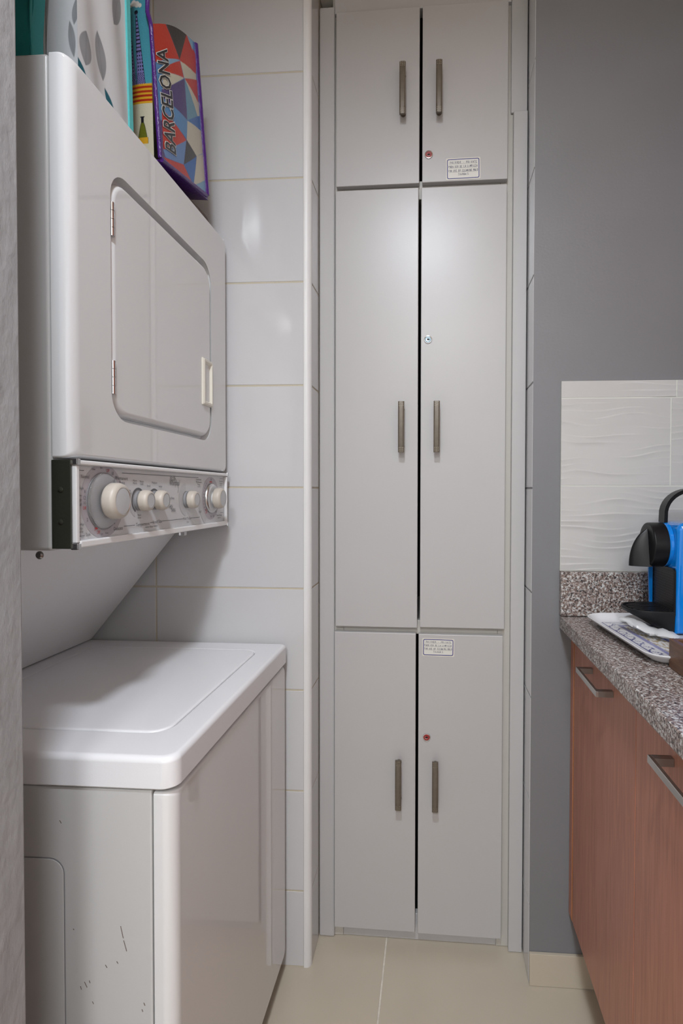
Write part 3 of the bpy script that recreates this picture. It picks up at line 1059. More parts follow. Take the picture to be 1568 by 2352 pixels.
mpart('access_panel', bm, ['enamel_side', 'midgrey'], smooth=True, angle=60)
bm = bmesh.new()
for (xa, za, xb, zb) in [(-0.4438, 0.5794, -0.44, 0.562), (-0.4394, 0.5589, -0.435, 0.5433), (-0.4669, 0.5217, -0.4643, 0.5174), (-0.4984, 0.4948, -0.4945, 0.4868), (-0.5043, 0.4881, -0.5031, 0.483), (-0.4103, 0.4703, -0.4084, 0.466), (-0.413, 0.4606, -0.4117, 0.4569), (-0.5336, 0.7283, -0.531, 0.724), (-0.45, 0.5278, -0.448, 0.5248), (-0.5147, 0.5715, -0.5134, 0.5696), (-0.4869, 0.4669, -0.4849, 0.4632), (-0.4912, 0.4972, -0.4899, 0.4935)]:
    line(bm, (xa, za), (xb, zb), .0012, lambda x, z: (x, YN - .0003, z), 0)
mpart('scuff_marks', bm, 'scuff')['kind'] = 'stuff'
for (x, y) in ((-.43, .80), (-.43, 1.30), (-.93, .80), (-.93, 1.30)):
    bm = bmesh.new()
    lathe(bm, [(0, .0005), (.020, .0005), (.020, .012), (.012, .016), (.012, .0448), (0, .0448)], lambda a, c, h, x=x, y=y: (x + a, y + c, h), 16)
    mpart('foot', bm, 'blackmat')

# ------------------------------------------------------------------ bags on top of the dryer
ZT = 1.8155
# teal bag
bm = bmesh.new()
nx, nz = 14, 18
front_, back_ = [], []
for j in range(nz + 1):
    v = j / nz
    fr_, bk_ = [], []
    for i in range(nx + 1):
        u = i / nx
        x = -.86 + (.2725 - .004 * math.sin(v * 7)) * u
        wob = .006 * math.sin(6 * u + 3 * v) * math.sin(PI * u) + .003 * math.sin(17 * u * v + 2)
        fr_.append(bm.verts.new((x, .792 + wob, ZT + .30 * v)))
        bk_.append(bm.verts.new((x, .8165 + .3 * wob, ZT + .30 * v)))
    front_.append(fr_)
    back_.append(bk_)
for A, flip in ((front_, False), (back_, True)):
    for a, b in zip(A, A[1:]):
        for i in range(nx):
            q = (a[i], a[i + 1], b[i + 1], b[i])
            bm.faces.new(q if not flip else tuple(reversed(q)))
for j in range(nz):
    bm.faces.new((front_[j][nx], back_[j][nx], back_[j + 1][nx], front_[j + 1][nx]))
    bm.faces.new((back_[j][0], front_[j][0], front_[j + 1][0], back_[j + 1][0]))
for i in range(nx):
    bm.faces.new((back_[0][i], back_[0][i + 1], front_[0][i + 1], front_[0][i]))
tb = thing('tote_bag', 'dark teal fabric bag standing beside the white leaf-print bag', 'bag', (-.72, .81, ZT))
TO = (.72, -.81, -ZT)
obj('bag_body', bm, 'teal', tb, True, TO)
bm = bmesh.new()
tube(bm, [(-.5890 - .004 * math.sin(v * 7), .790 + .002 * math.sin(9 * v), ZT + .30 * v) for v in [i / 16 for i in range(17)]], .0022, 8)
obj('side_seam', bm, 'teal', tb, True, TO)
bm = bmesh.new()
tube(bm, [(-.80 + .10 * (1 - math.cos(PI * t)) / 2 * 1.0, .795, ZT + .295 + .10 * math.sin(PI * t)) for t in [i / 14 for i in range(15)]], .006, 6)
obj('carry_handle', bm, 'teal', tb, True, TO)

# white bag with leaf print
WG, LG = srgb(192, 191, 191), srgb(138, 138, 139)
wbag = thing('tote_bag', 'white fabric bag printed with grey leaves and bound in turquoise', 'bag', (-.60, .89, ZT))
WO = (.60, -.89, -ZT)


def leafy(leaves):
    def f(u, v):
        for (cu, cv, a, b, ang, c) in leaves:
            du, dv = u - cu, v - cv
            x = du * math.cos(ang) + dv * math.sin(ang)
            y = -du * math.sin(ang) + dv * math.cos(ang)
            t = x / a
            if abs(t) < 1.05:
                cov = min(1, max(0, (b * (1 - t * t) - abs(y)) / .0012 + .5))
                if cov > 0:
                    k = .95 - .12 * abs(t) - .14 * math.exp(-(y / (b * .07)) ** 2)
                    return tuple(q * k * cov + w * (1 - cov) for q, w in zip(c, WG))
        return WG
    return f


TEALC = srgb(14, 84, 96)
# face towards the aisle (x = const), with shallow folds: leaf coordinates in metres (y, z)
def leaves_side(list_, y0, y1, z0, z1):
    f = leafy([(y, z, a, b, ang, c) for (y, z, a, b, ang, c) in list_])
    return lambda u, v: f(y0 + (y1 - y0) * u, z0 + (z1 - z0) * v)


SIDE = [(.8390, 1.8850, .028, .0150, 1.50, LG), (.8850, 1.9080, .036, .0125, 1.76, LG), (.8250, 1.838, .022, .013, 1.9, TEALC), (.906, 1.848, .020, .006, 2.15, TEALC),
        (.930, 2.02, .04, .016, 1.2, LG), (.86, 2.06, .04, .018, 1.9, LG)]
GUS = [(-.553, 1.890, .030, .0065, 1.72, LG), (-.566, 1.828, .012, .008, .4, srgb(120, 110, 40)), (-.545, 1.93, .02, .007, 1.4, LG)]
bm = bmesh.new()
SX = lambda u, v: (-.5395 + .004 * math.sin(9 * u + 4 * v) * u * (1 - u) * 4 - .004 * v, .8205 + .142 * u - .006 * v * u, ZT + .0005 + .34 * v)
grid_print(bm, SX, 150, 330, leaves_side(SIDE, .8205, .9625, ZT, ZT + .34))
SY = lambda u, v: (-.6050 + .0653 * u - .004 * v, .8400 - .0195 * u + .003 * math.sin(5 * v), ZT + .0005 + .34 * v)
grid_print(bm, SY, 70, 330, leaves_side(GUS, -.605, -.54, ZT, ZT + .34))
grid_print(bm, lambda u, v: (-.66 + .055 * u, .8410 - .001 * u, ZT + .0005 + .34 * v), 4, 12, lambda u, v: WG)
grid_print(bm, lambda u, v: (-.5395 - .004 * v - .1205 * u, .9625, ZT + .0005 + .34 * v), 6, 12, lambda u, v: WG)
grid_print(bm, lambda u, v: (-.66, .9625 - .1215 * u, ZT + .0005 + .34 * v), 6, 12, lambda u, v: WG)
grid_print(bm, lambda u, v: (-.66 + .12 * u, .841 + .121 * v, ZT + .0005), 4, 4, lambda u, v: WG)
obj('bag_body', bm, 'print_matte', wbag, True, WO, 50)
bm = bmesh.new()
rows = []
for i in range(25):
    v = i / 24
    x, y, z = SX(1, v)
    w = .0085
    rows.append([(x + .0035, y - w * .4, z), (x + .0035, y + w, z), (x - .003, y + w + .002, z), (x - .004, y - w * .2, z)])
loops(bm, rows)
bmesh.ops.recalc_face_normals(bm, faces=bm.faces)
obj('edge_binding', bm, 'turq', wbag, False, WO)

# patterned souvenir bag
bbag = thing('shopping_bag', 'glossy shopping bag with coloured triangles, purple piping and city lettering', 'bag', (-.57, 1.13, 1.83))
BO = (.57, -1.13, -1.83)
BL, BR, TR, TL = (1.0415, 1.8360), (1.2540, 1.8800), (1.1950, 2.1750), (1.0280, 2.0780)


def SB(u, v):
    y = (BL[0] * (1 - u) + BR[0] * u) * (1 - v) + (TL[0] * (1 - u) + TR[0] * u) * v
    z = (BL[1] * (1 - u) + BR[1] * u) * (1 - v) + (TL[1] * (1 - u) + TR[1] * u) * v
    z += .014 * v * math.sin(PI * u) * (1 if v > .5 else v * 2)
    x = -.5215 + .006 * math.sin(PI * u) * math.sin(PI * v) - .010 * (1 - u) * v
    return (x, y, z)


R_, K_, C_, PU, LB, MB, SBL, TB, PW = (srgb(196, 44, 16), srgb(38, 35, 34), srgb(205, 200, 178), srgb(76, 58, 118), srgb(128, 172, 200),
                                      srgb(84, 140, 190), srgb(30, 104, 178), srgb(96, 152, 176), srgb(100, 138, 190))
PX0 = ((625, 235), (1030, 435), (680, 1660), (1150, 2030))     # TL TR BL BR in the sketch frame


def sk(px, py):
    """inverse bilinear of the sketch quad -> (u, v)"""
    tl, tr, bl, br = PX0
    u, v = .5, .5
    for _ in range(12):
        X = (bl[0] * (1 - u) + br[0] * u) * (1 - v) + (tl[0] * (1 - u) + tr[0] * u) * v - px
        Y = (bl[1] * (1 - u) + br[1] * u) * (1 - v) + (tl[1] * (1 - u) + tr[1] * u) * v - py
        Xu = (br[0] - bl[0]) * (1 - v) + (tr[0] - tl[0]) * v
        Yu = (br[1] - bl[1]) * (1 - v) + (tr[1] - tl[1]) * v
        Xv = (tl[0] * (1 - u) + tr[0] * u) - (bl[0] * (1 - u) + br[0] * u)
        Yv = (tl[1] * (1 - u) + tr[1] * u) - (bl[1] * (1 - u) + br[1] * u)
        D = Xu * Yv - Xv * Yu
        u -= (X * Yv - Xv * Y) / D
        v -= (Xu * Y - X * Yu) / D
    # foreshortening along the face: the far half looks narrower
    return u, v


PAT = [
    (K_, [(735, 255), (945, 385), (853, 655)]), (LB, [(945, 390), (1010, 430), (1005, 530)]), (R_, [(600, 200), (735, 260), (853, 655), (745, 630), (600, 640)]),
    (R_, [(945, 385), (1040, 560), (1040, 760), (860, 668), (853, 648)]), (LB, [(700, 610), (853, 660), (700, 710)]),
    (R_, [(700, 700), (857, 665), (888, 832), (700, 750)]), (C_, [(860, 668), (1040, 760), (1040, 818), (893, 835)]), (C_, [(700, 750), (888, 835), (700, 930)]),
    (R_, [(895, 838), (1050, 815), (1060, 1050)]), (PU, [(690, 930), (893, 840), (913, 1250), (690, 1010)]), (TB, [(895, 845), (1045, 1195), (915, 1250)]),
    (C_, [(900, 845), (1070, 1050), (1070, 1190), (1045, 1195)]), (SBL, [(918, 1250), (1075, 1180), (1080, 1340)]), (MB, [(690, 1010), (913, 1250), (908, 1440), (690, 1130)]),
    (R_, [(690, 1130), (770, 1240), (905, 1450), (700, 1560)]), (C_, [(915, 1255), (1090, 1340), (1110, 1580), (1025, 1610), (910, 1445)]),
    (PW, [(950, 1375), (1110, 1590), (1025, 1610)]), (K_, [(908, 1450), (1028, 1610), (890, 1700)]), (PW, [(700, 1560), (905, 1450), (888, 1700), (720, 1640)]),
    (SBL, [(1025, 1612), (1000, 1920), (888, 1700)]), (C_, [(1028, 1610), (1120, 1575), (1140, 1870), (1000, 1920)]), (R_, [(700, 1640), (888, 1702), (980, 1890), (760, 1720)]),
    (LB, [(1003, 1920), (1140, 1870), (1160, 2040)]),
]
PAT = [(c, [sk(*p) for p in P]) for c, P in PAT]


def patcol(u, v):
    for c, P in PAT:
        if inpoly(u, v, P):
            return c
    return PU if v < .3 else MB


bm = bmesh.new()
grid_print(bm, SB, 130, 230, supersample(patcol, 130, 230))
# gusset with towers, stripes and a bottle
GX0, GX1 = -.6000, -.5330
SG = lambda u, v: (GX0 + (GX1 - GX0) * u - .008 * v * u, 1.0370 - .004 * math.sin(PI * u) + .012 * (1 - u), 1.8360 + .345 * v)
TEAL2, VIO, INK, YEL, FR, CRM, OLV = srgb(74, 150, 165), srgb(126, 124, 178), srgb(24, 24, 34), srgb(212, 160, 40), srgb(168, 40, 24), srgb(202, 196, 170), srgb(104, 108, 30)


def guscol(u, v):
    x, z = GX0 + (GX1 - GX0) * u, 1.836 + .345 * v
    if z > 2.150:
        return srgb(60, 26, 96)
    if z > 1.975:
        for (xb0, xb1, xt, zt, zm) in ((-.5885, -.5665, -.5890 + .002, 2.140, 2.055), (-.5640, -.5475, -.5640, 2.110, 2.035)):
            t = (z - 1.975) / (zt - 1.975)
            if t < 1:
                c = (xb0 + xb1) / 2 * (1 - t) + xt * t
                w = (xb1 - xb0) / 2 * (1 - t) ** .8 + .0012
                d = abs(x - c)
                if d < w:
                    if d > w - .0009 or (z > zm and (int(z * 420) % 3 == 0)):
                        return INK
                    if int((x - c + 1) * 420) % 2 == 0 and int(z * 300) % 2 == 0 and 1.995 < z < zm:
                        return INK
                    if z < 1.995 and int((x * 700) + 3 * math.sin(z * 300)) % 3 == 0:
                        return INK
                    return VIO
            if (x - xt) ** 2 + (z - zt) ** 2 < .0042 ** 2:
                return INK
        for (cx_, cz_, r_) in ((-.570, 2.128, .006), (-.562, 2.125, .006), (-.577, 2.126, .004), (-.555, 2.122, .004)):
            if (x - cx_) ** 2 + (z - cz_) ** 2 < r_ * r_:
                return srgb(214, 206, 196)
        return TEAL2
    if z > 1.938:
        return YEL if int((1.975 - z) / (.037 / 9)) % 2 == 0 else FR
    # bottle
    t = z - 1.862
    c = -.5545
    if 0 <= t < .052:
        w = .0028 if t > .040 else (.0028 + .0085 * (1 - t / .040) ** .7 if t > .012 else .0112)
        d = abs(x - c)
        if t > .050:
            w = .0045
        if d < w:
            if d > w - .0009 or t > .040:
                return INK
            return YEL if t < .012 else OLV
    return CRM


grid_print(bm, SG, 100, 330, supersample(guscol, 100, 330))
# back, far side and base
grid_print(bm, lambda u, v: (-.5215 - .08 * u, BR[0] + (TR[0] - BR[0]) * v, BR[1] + (TR[1] - BR[1]) * v), 6, 10, lambda u, v: CRM)
grid_print(bm, lambda u, v: (-.6010, 1.0490 + .20 * u - .04 * u * v, 1.8365 + .035 * u * (1 - v) + .335 * v), 8, 10, lambda u, v: CRM)
obj('bag_body', bm, 'print_gloss', bbag, True, BO, 50)
bm = bmesh.new()
pts = [SB(0, i / 20) for i in range(21)]
pts = [(x - .001 - .010 * 0, y - .002, z) for x, y, z in pts]
for i in range(1, 5):
    pts.append((-.5405, 1.0300, pts[20][2] + .024 * i))
tube(bm, pts, .0040, 8)
tube(bm, [(x, y + .003, z) for x, y, z in [SB(1, i / 16) for i in range(17)]], .0058, 8)
tube(bm, [(x + .001, y, z - .0025) for x, y, z in [SB(i / 16, 0) for i in range(17)]], .0042, 8)
bmesh.ops.recalc_face_normals(bm, faces=bm.faces)
obj('piping', bm, 'purple', bbag, True, BO)
# base flap
bm = bmesh.new()
q = [SB(0, 0), SB(1, 0)]
a, b = q
loops(bm, [[(a[0], a[1], a[2] - .004), (b[0], b[1] + .010, b[2] - .008), (b[0] - .075, b[1] + .004, b[2] - .006), (a[0] - .075, a[1] + .012, a[2] - .002)],
           [(a[0], a[1], a[2] - .001), (b[0], b[1] + .006, b[2] - .003), (b[0] - .075, b[1], b[2] - .002), (a[0] - .075, a[1] + .012, a[2] + .001)]])
bmesh.ops.recalc_face_normals(bm, faces=bm.faces)
obj('bag_base', bm, 'purple', bbag, False, BO)
# lettering running up the front
def bag_text(off, lift, mi):
    def fr(x, y):
        # x runs up the bag, y points towards the gusset
        v = .10 + x / .235 * .80
        u = .205 - y * 7.2 - .06 * v
        p = SB(min(max(u, 0), 1), min(max(v, 0), 1))
        return (p[0] + lift, p[1], p[2])
    text(bm, 'BARCELONA', .0400, fr, mi, 'LEFT', off, 0.0, .225 / .245)


bm = bmesh.new()
bag_text(.0020, .0010, 1)
bag_text(.0006, .0016, 0)
obj('lettering', bm, ['textblack', 'textwhite'], bbag, False, BO)

# brown knitted pouch under the shopping bag
bm = bmesh.new()
rows = []
for j in range(25):
    t = j / 24
    y = 1.035 + .307 * t
    s = max(.04, (1 - (2 * t - 1) ** 6)) ** .5
    hh = (.0060 + .0225 * t) * (1 - max(0, (t - .9) / .1) ** 2 * .75) * max(s, .25)
    row = []
    for i in range(28):
        a = 2 * PI * i / 28
        k = 1 + .05 * math.sin(9 * a + 23 * t) + .04 * math.sin(31 * t)
        row.append((-.592 + .062 * s * math.cos(a), y, ZT + hh * (1.0 + math.sin(a) * k if math.sin(a) > 0 else 1.0 + math.sin(a))))
    rows.append(row)
loops(bm, rows)
bmesh.ops.recalc_face_normals(bm, faces=bm.faces)
pch = obj('knitted_pouch', bm, 'knit', None, True)
tag(pch, 'dark brown knitted pouch under the triangle-patterned shopping bag', 'pouch')

# ------------------------------------------------------------------ kitchen counter
ZC = 0.9065
base = thing('base_cabinet', 'reddish-brown wooden base cabinet under the granite worktop', 'cabinet', (0.62, 0.40, 0))
KO = (-0.62, -0.40, 0)
bm = bmesh.new()
box(bm, .3520, .9490, -.60, 1.3600, .1830, .8745)
obj('body', bm, 'wood', base, False, KO)
bm = bmesh.new()
box(bm, .4020, .9490, -.58, 1.3520, .0005, .1825)
obj('plinth', bm, 'wood', base, False, KO)
bm = bmesh.new()
box(bm, .3300, .3515, 1.3350, 1.3600, .1830, .8700, bev=.001)
obj('filler_strip', bm, 'wood', base, False, KO)
bm = bmesh.new()
box(bm, .3308, .3515, 1.3312, 1.3342, .1830, .8700)
obj('edge_strip', bm, 'wood_edge', base, False, KO)['label'] = 'thin orange veneer edge'
for i, (y0, y1) in enumerate(((.9305, 1.3300), (.5300, .9280), (.1300, .5275), (-.27, .1275))):
    bm = bmesh.new()
    box(bm, .3310, .3505, y0, y1, .1830, .8700, bev=.0012)
    d = obj('door', bm, 'wood', base, False, KO)
    bm = bmesh.new()
    yc = (1.1165, .7230, .3290, -.07)[i]
    Lh = .073
    zc = .8290
    box(bm, .2990, .3045, yc - Lh, yc + Lh, zc - .0055, zc + .0055, 0, .0005, 1)
    for s in (-1, 1):
        ya = yc + s * (Lh - .0062)
        box(bm, .3045, .3308, ya - .0060, ya + .0060, zc - .0055, zc + .0055, 1)
    obj('handle', bm, ['steel', 'steel_dark'], d)['label'] = 'square brushed steel bar pull'

bm = bmesh.new()
box(bm, .3014, .9490, -.60, 1.3550, .8760, ZC, bev=.0025)
ct = obj('worktop', bm, 'granite')
tag(ct, 'speckled pink-brown granite worktop over the wooden base cabinet', 'worktop')
bm = bmesh.new()
box(bm, .3014, .9490, YG - .021, YG - .0012, ZC + .002, 1.0130, bev=.0012)
tag(obj('granite_upstand', bm, 'granite'), 'speckled granite upstand strip below the wavy tiles', 'upstand')

# wall cabinet over the counter: only its edge shows
wc = thing('wall_cabinet', 'wooden wall cabinet hung beside the grey wall above the tiles', 'cabinet', (.77, 1.0, 1.47))
WCO = (-.77, -1.0, -1.47)
bm = bmesh.new()
box(bm, .6050, .9480, .10, 1.3600, 1.470, 2.20)
obj('body', bm, 'wood', wc, False, WCO)
for (y0, y1) in ((.94, 1.3595), (.52, .9375), (.10, .5175)):
    bm = bmesh.new()
    box(bm, .5850, .6040, y0, y1, 1.470, 2.20, bev=.001)
    obj('door', bm, 'wood', wc, False, WCO)

# ------------------------------------------------------------------ tray
tr = thing('serving_tray', 'white serving tray with blue and gold border under the coffee machine', 'tray', (.553, 1.142, ZC + .0002), math.radians(4.5))
# local: x across, y along
HX, HY = .200, .170
NAV, GOLD, WHT, VLT = srgb(52, 54, 120), srgb(176, 160, 128), srgb(214, 214, 216), srgb(120, 120, 170)


def traycol(x, y):
    ax, ay = HX - .030 - abs(x), HY - .030 - abs(y)
    d = min(ax, ay)
    s = y if ax < ay else x
    if d < 0:
        return WHT
    if d < .0025:
        return NAV
    if d < .026:
        k = math.sin(s * 170) * .006 + .012
        m = abs(d - k)
        if m < .0014 or (abs(math.sin(s * 85)) < .35 and abs(d - .012 - .004 * math.sin(s * 420)) < .004 and int(s * 900 + d * 1400) % 3 != 0):
            return NAV
        return WHT
    if d < .036:
        return VLT if int((s + d) * 520) % 2 == 0 else srgb(150, 150, 182)
    if d < .070:
        g = math.sin(s * 210 + 3 * math.sin(d * 300)) * math.sin(d * 260 + s * 60)
        return GOLD if g > .05 else WHT
    if d < .078:
        return VLT
    return WHT


bm = bmesh.new()
lay = bm.verts.layers.float_color.new('col')
fn = 110
rows = []
ux, uy = HX - .026, HY - .026
for j in range(fn + 1):
    row = []
    for i in range(fn + 1):
        x, y = -ux + 2 * ux * i / fn, -uy + 2 * uy * j / fn
        # squircle the corners a little
        w = bm.verts.new((x, y, .0045))
        w[lay] = (*traycol(x, y), 1)
        row.append(w)
    rows.append(row)
for a, b in zip(rows, rows[1:]):
    for i in range(fn):
        bm.faces.new((a[i], a[i + 1], b[i + 1], b[i]))
tray_floor = obj('tray_floor', bm, 'tray', tr, True)
bm = bmesh.new()
lay = bm.verts.layers.float_color.new('col')
L0 = []
for ins, z, r in ((.030, .0040, .012), (.024, .0046, .018), (.014, .0085, .030), (.006, .0150, .036), (.002, .0185, .040), (.000, .0195, .042), (-.0015, .0188, .042), (-.0015, .0165, .042),
                  (.004, .0125, .038), (.012, .0060, .030), (.020, .0015, .022), (.026, .0003, .016), (.030, .0003, .012)):
    L0.append([(a, b, z) for a, b in rr(-HX + ins, HX - ins, -HY + ins, HY - ins, r, 8)])
rw = loops(bm, L0, False, True)
for v in bm.verts:
    v[lay] = (*srgb(222, 222, 224), 1)
bmesh.ops.recalc_face_normals(bm, faces=bm.faces)
obj('tray_rim', bm, 'tray', tr, True, None, 60)

# ------------------------------------------------------------------ coffee machine (front faces the aisle, -x)
cmx = thing('coffee_machine', 'blue and black capsule coffee machine standing on the tray', 'coffee machine', (.58, 1.218, ZC + .005))
CO = (-.58, -1.218, -(ZC + .005))
ZB = ZC + .0052
MY0, MY1 = 1.158, 1.278
# blue housing: profile in x-z extruded along y with rounded long edges
def housing(name, outline, y0, y1, r, m, n=5):
    b = bmesh.new()
    cxo = sum(p[0] for p in outline) / len(outline)
    czo = sum(p[1] for p in outline) / len(outline)
    N = len(outline)
    # inward normals
    nr = []
    for i in range(N):
        p0, p1 = outline[i - 1], outline[(i + 1) % N]
        t = Vector((p1[0] - p0[0], p1[1] - p0[1])).normalized()
        nn = Vector((-t.y, t.x))
        nr.append(nn)
    rows = []
    for ins, rise in reversed(fillet(r, n)):
        rows.append([(p[0] + nn.x * ins, y0 + r - rise, p[1] + nn.y * ins) for p, nn in zip(outline, nr)])
    for ins, rise in fillet(r, n):
        rows.append([(p[0] + nn.x * ins, y1 - r + rise, p[1] + nn.y * ins) for p, nn in zip(outline, nr)])
    loops(b, rows)
    bmesh.ops.recalc_face_normals(b, faces=b.faces)
    return obj(name, b, m, cmx, True, CO, 45)


def arc2(cx_, cz_, r, a0, a1, n=6):
    return [(cx_ + r * math.cos(a0 + (a1 - a0) * i / n), cz_ + r * math.sin(a0 + (a1 - a0) * i / n)) for i in range(n + 1)]


out = [(.4890, ZB + .002), (.700, ZB + .002), (.700, 1.100)] + arc2(.660, 1.100, .040, 0, .5 * PI)[1:] + [(.520, 1.1400)] + arc2(.507, 1.1230, .0170, .5 * PI, PI)
housing('housing', out, MY0, MY1, .010, 'blue')
# thin blue side cheeks framing the front
for (y0, y1) in ((MY1 - .0055, MY1 - .0005),):
    bm = bmesh.new()
    pr = [(.4895, .955), (.4790, .958), (.4765, 1.035)] + arc2(.4900, 1.0400, .0120, PI, .5 * PI, 5)
    pr = [(x, z) for x, z in pr] + [(.4895, 1.0525)]
    loops(bm, [[(x, y0, z) for x, z in pr], [(x, y1, z) for x, z in pr]])
    bmesh.ops.recalc_face_normals(bm, faces=bm.faces)
    obj('cheek', bm, 'blue', cmx, False, CO)
# blue collar behind the brew head
bm = bmesh.new()
lathe(bm, [(0, .0), (.0475, 0), (.0475, .006), (.045, .008), (0, .008)], lambda a, c, h: (.4895 - h, 1.218 + a, 1.0925 + c), 40)
bmesh.ops.recalc_face_normals(bm, faces=bm.faces)
obj('collar', bm, 'blue', cmx, True, CO)
# brew head: black cylinder with its hooded spout
bm = bmesh.new()
HC = (1.2180, 1.0910)
lathe(bm, [(0, 0), (.0468, 0), (.0468, .0270), (.0458, .0290), (.0442, .0300), (0, .0300)], lambda a, c, h: (.4813 - h, HC[0] + a, HC[1] + c), 48)
rows = []
for k in range(13):
    t = k / 12
    z = 1.1250 - .0795 * t
    dx = .0365 * (1 - (1 - t) ** 2.3) ** .75 if t > 0 else .0005
    hw = .0030 + .0165 * (t ** .8)
    x0 = .4515
    sec = []
    for i in range(13):
        s = -1 + 2 * i / 12
        sec.append((x0 - dx * (1 - abs(s) ** 2.2), HC[0] + hw * s, z))
    sec.append((x0 + .004, HC[0] + hw, z))
    sec.append((x0 + .004, HC[0] - hw, z))
    rows.append(sec)
loops(bm, rows)
bmesh.ops.recalc_face_normals(bm, faces=bm.faces)
bh = obj('brew_head', bm, 'black', cmx, True, CO, 50)
bm = bmesh.new()
for k, ch in enumerate('NESPRESSO'):
    a = math.radians(128 - 9.5 * k)
    ca, sa = math.cos(a), math.sin(a)
    text(bm, ch, .0052, lambda x, y, ca=ca, sa=sa: (.4511, HC[0] - ((.0365 + y) * ca + x * sa), HC[1] + (.0365 + y) * sa - x * ca), 0)
obj('embossed_letters', bm, 'blackmat', bh)
# perforated front plate: a plate with a lattice of raised ribs around dark holes
bm = bmesh.new()
PXF = .4868
py0, py1, pz0, pz1 = MY0 + .0040, MY1 - .0060, .9500, 1.0465
lp = rr(py0, py1, pz0, pz1, (.002, .002, .012, .008), 5)
loops(bm, [[(.4893, a, b) for a, b in lp], [(PXF, a, b) for a, b in lp]])
# rim
lo, li = lp, rr(py0 + .003, py1 - .003, pz0 + .003, pz1 - .003, (.001, .001, .009, .006), 5)
n = len(lo)
rA = [bm.verts.new((PXF, a, b)) for a, b in lo]
rB = [bm.verts.new((PXF - .0018, a, b)) for a, b in lo]
rC = [bm.verts.new((PXF - .0018, a, b)) for a, b in li]
rD = [bm.verts.new((PXF, a, b)) for a, b in li]
for a, b in ((rA, rB), (rB, rC), (rC, rD)):
    for i in range(n):
        j = (i + 1) % n
        bm.faces.new((a[i], a[j], b[j], b[i]))
bmesh.ops.recalc_face_normals(bm, faces=bm.faces)
fp = obj('front_plate', bm, 'black', cmx, False, CO)
bm = bmesh.new()
st = .0062
nyh = int((py1 - py0 - .006) / st)
nzh = int((pz1 - pz0 - .006) / (st * .86))
for j in range(nzh):
    for i in range(nyh):
        y = py0 + .0060 + st * (i + (.5 if j % 2 else 0))
        z = pz0 + .0060 + st * .86 * j
        if y > py1 - .005 or z > pz1 - .005:
            continue
        ring(bm, (y, z), .0017, .0031, lambda a, c: (PXF - .0012, a, c), 0, n=6)
        ring(bm, (y, z), .0, .0017, lambda a, c: (PXF - .0003, a, c), 1, n=6)
lt = obj('lattice', bm, ['lattice', 'dark'], fp)
lt['kind'] = 'stuff'
# drip tray: half-round front, keel underside
bm = bmesh.new()
def dring(z, front, back, hw):
    pts = []
    for i in range(25):
        a = .5 * PI + PI * i / 24
        e = .62
        ca, sa = math.cos(a), math.sin(a)
        x = back - (back - front) * abs(ca) ** e
        pts.append((x, 1.2180 + hw * (abs(sa) ** .8) * (1 if sa >= 0 else -1), z))
    return pts
loops(bm, [dring(ZB + .001, .475, .4885, .052), dring(.9220, .4580, .4885, .0535), dring(.9380, .4300, .4885, .0550), dring(.9500, .4060, .4885, .0560), dring(.9560, .4035, .4885, .0565),
           dring(.9585, .4045, .4885, .0560), dring(.9585, .4080, .4885, .0525), dring(.9550, .4085, .4885, .0520)])
bmesh.ops.recalc_face_normals(bm, faces=bm.faces)
dt = obj('drip_tray', bm, 'blackmat', cmx, True, CO, 40)
for i in range(9):
    y = 1.218 - .044 + .011 * i
    xf = .411 + .05 * (abs(y - 1.218) / .052) ** 3
    bm = bmesh.new()
    box(bm, xf + .003, .4880, y - .0022, y + .0022, .9552, .9580)
    obj('grille_bar', bm, 'black', dt)
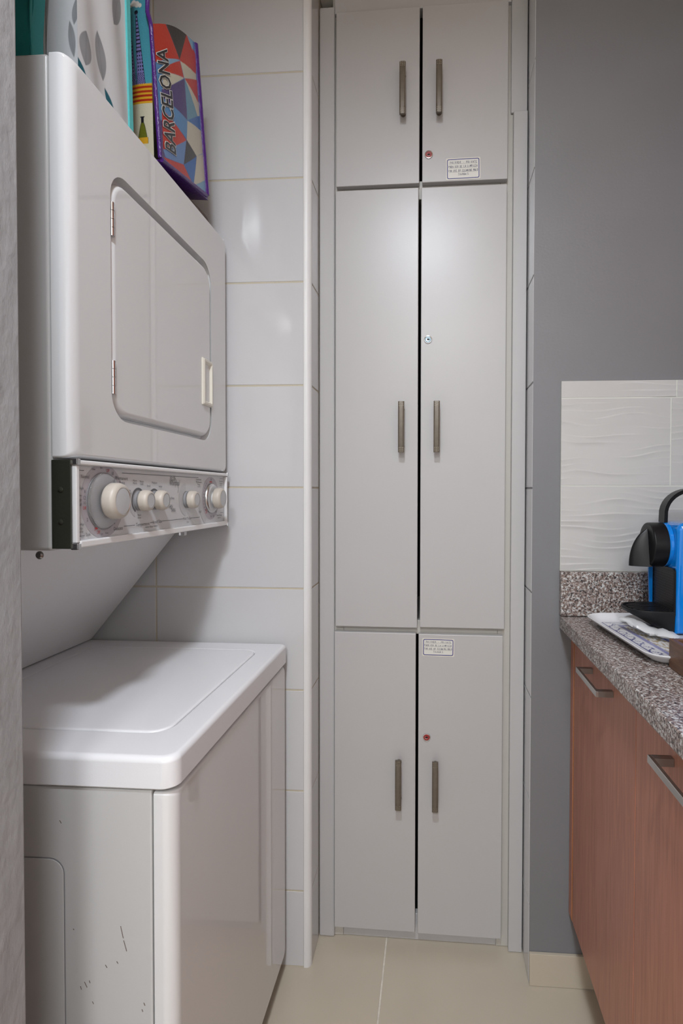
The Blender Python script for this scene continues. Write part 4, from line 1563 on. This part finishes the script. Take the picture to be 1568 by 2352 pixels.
# carrying handle on top
bm = bmesh.new()
rows = []
for k in range(21):
    t = k / 20
    a = PI - PI * t
    x, z = .545 + .0610 * math.cos(a), 1.1500 + .058 * math.sin(a) ** .85 if 0 < t < 1 else 1.138
    nx_, nz_ = math.cos(a), math.sin(a)
    rows.append([(x - nx_ * .005, 1.205, z - nz_ * .005), (x - nx_ * .005, 1.231, z - nz_ * .005), (x + nx_ * .003, 1.233, z + nz_ * .003), (x + nx_ * .003, 1.203, z + nz_ * .003)])
loops(bm, rows)
bmesh.ops.recalc_face_normals(bm, faces=bm.faces)
obj('lever', bm, 'black', cmx, True, CO, 40)
# water tank
bm = bmesh.new()
L0 = [[(a, b, z) for a, b in rr(.7005, .732, MY0 + .012, MY1 - .012, .014, 6)] for z in (ZB + .003, 1.125)]
loops(bm, L0)
obj('water_tank', bm, 'clear', cmx, True, CO)

# crumpled clear plastic film lying between tray and machine
bm = bmesh.new()
rnd = random.Random(11)
rows = []
for i in range(15):
    t = i / 14
    cx_, cy_ = .393 + .078 * t, 1.205 - .106 * t
    z = ZC + .028 - .016 * t + .003 * math.sin(9 * t)
    w = .010 + .014 * math.sin(PI * min(1, t * 1.15)) + (.008 if t > .7 else 0)
    row = []
    for k in range(10):
        a = 2 * PI * k / 10
        j = rnd.uniform(.8, 1.2)
        row.append((cx_ + w * .55 * math.cos(a) * j, cy_ + w * .75 * math.cos(a) * j, z + max(.0035, w * .30) * math.sin(a) * j))
    rows.append(row)
loops(bm, rows)
bmesh.ops.recalc_face_normals(bm, faces=bm.faces)
tag(obj('plastic_wrapper', bm, 'tissue', None, True), 'crumpled clear plastic wrapper lying on the patterned tray', 'wrapper')

# wooden box at the counter edge
wb = thing('wooden_box', 'dark brown open wooden box on the granite worktop', 'box', (.50, .87, ZC))
WBO = (-.50, -.87, -ZC)
bx0, bx1, by0, by1, bz0, bz1 = .3965, .606, .750, .9660, ZC + .0006, .9555
for nm, d in (('side_panel', (bx0, bx0 + .009, by0, by1)), ('side_panel', (bx1 - .009, bx1, by0, by1)),
              ('end_panel', (bx0 + .0092, bx1 - .0092, by0, by0 + .009)), ('end_panel', (bx0 + .0092, bx1 - .0092, by1 - .009, by1))):
    bm = bmesh.new()
    box(bm, *d, bz0, bz1, bev=.0008)
    obj(nm, bm, 'boxwood', wb, False, WBO)
bm = bmesh.new()
box(bm, bx0 + .0092, bx1 - .0092, by0 + .0092, by1 - .0092, bz0, bz0 + .006)
obj('bottom_panel', bm, 'boxwood', wb, False, WBO)
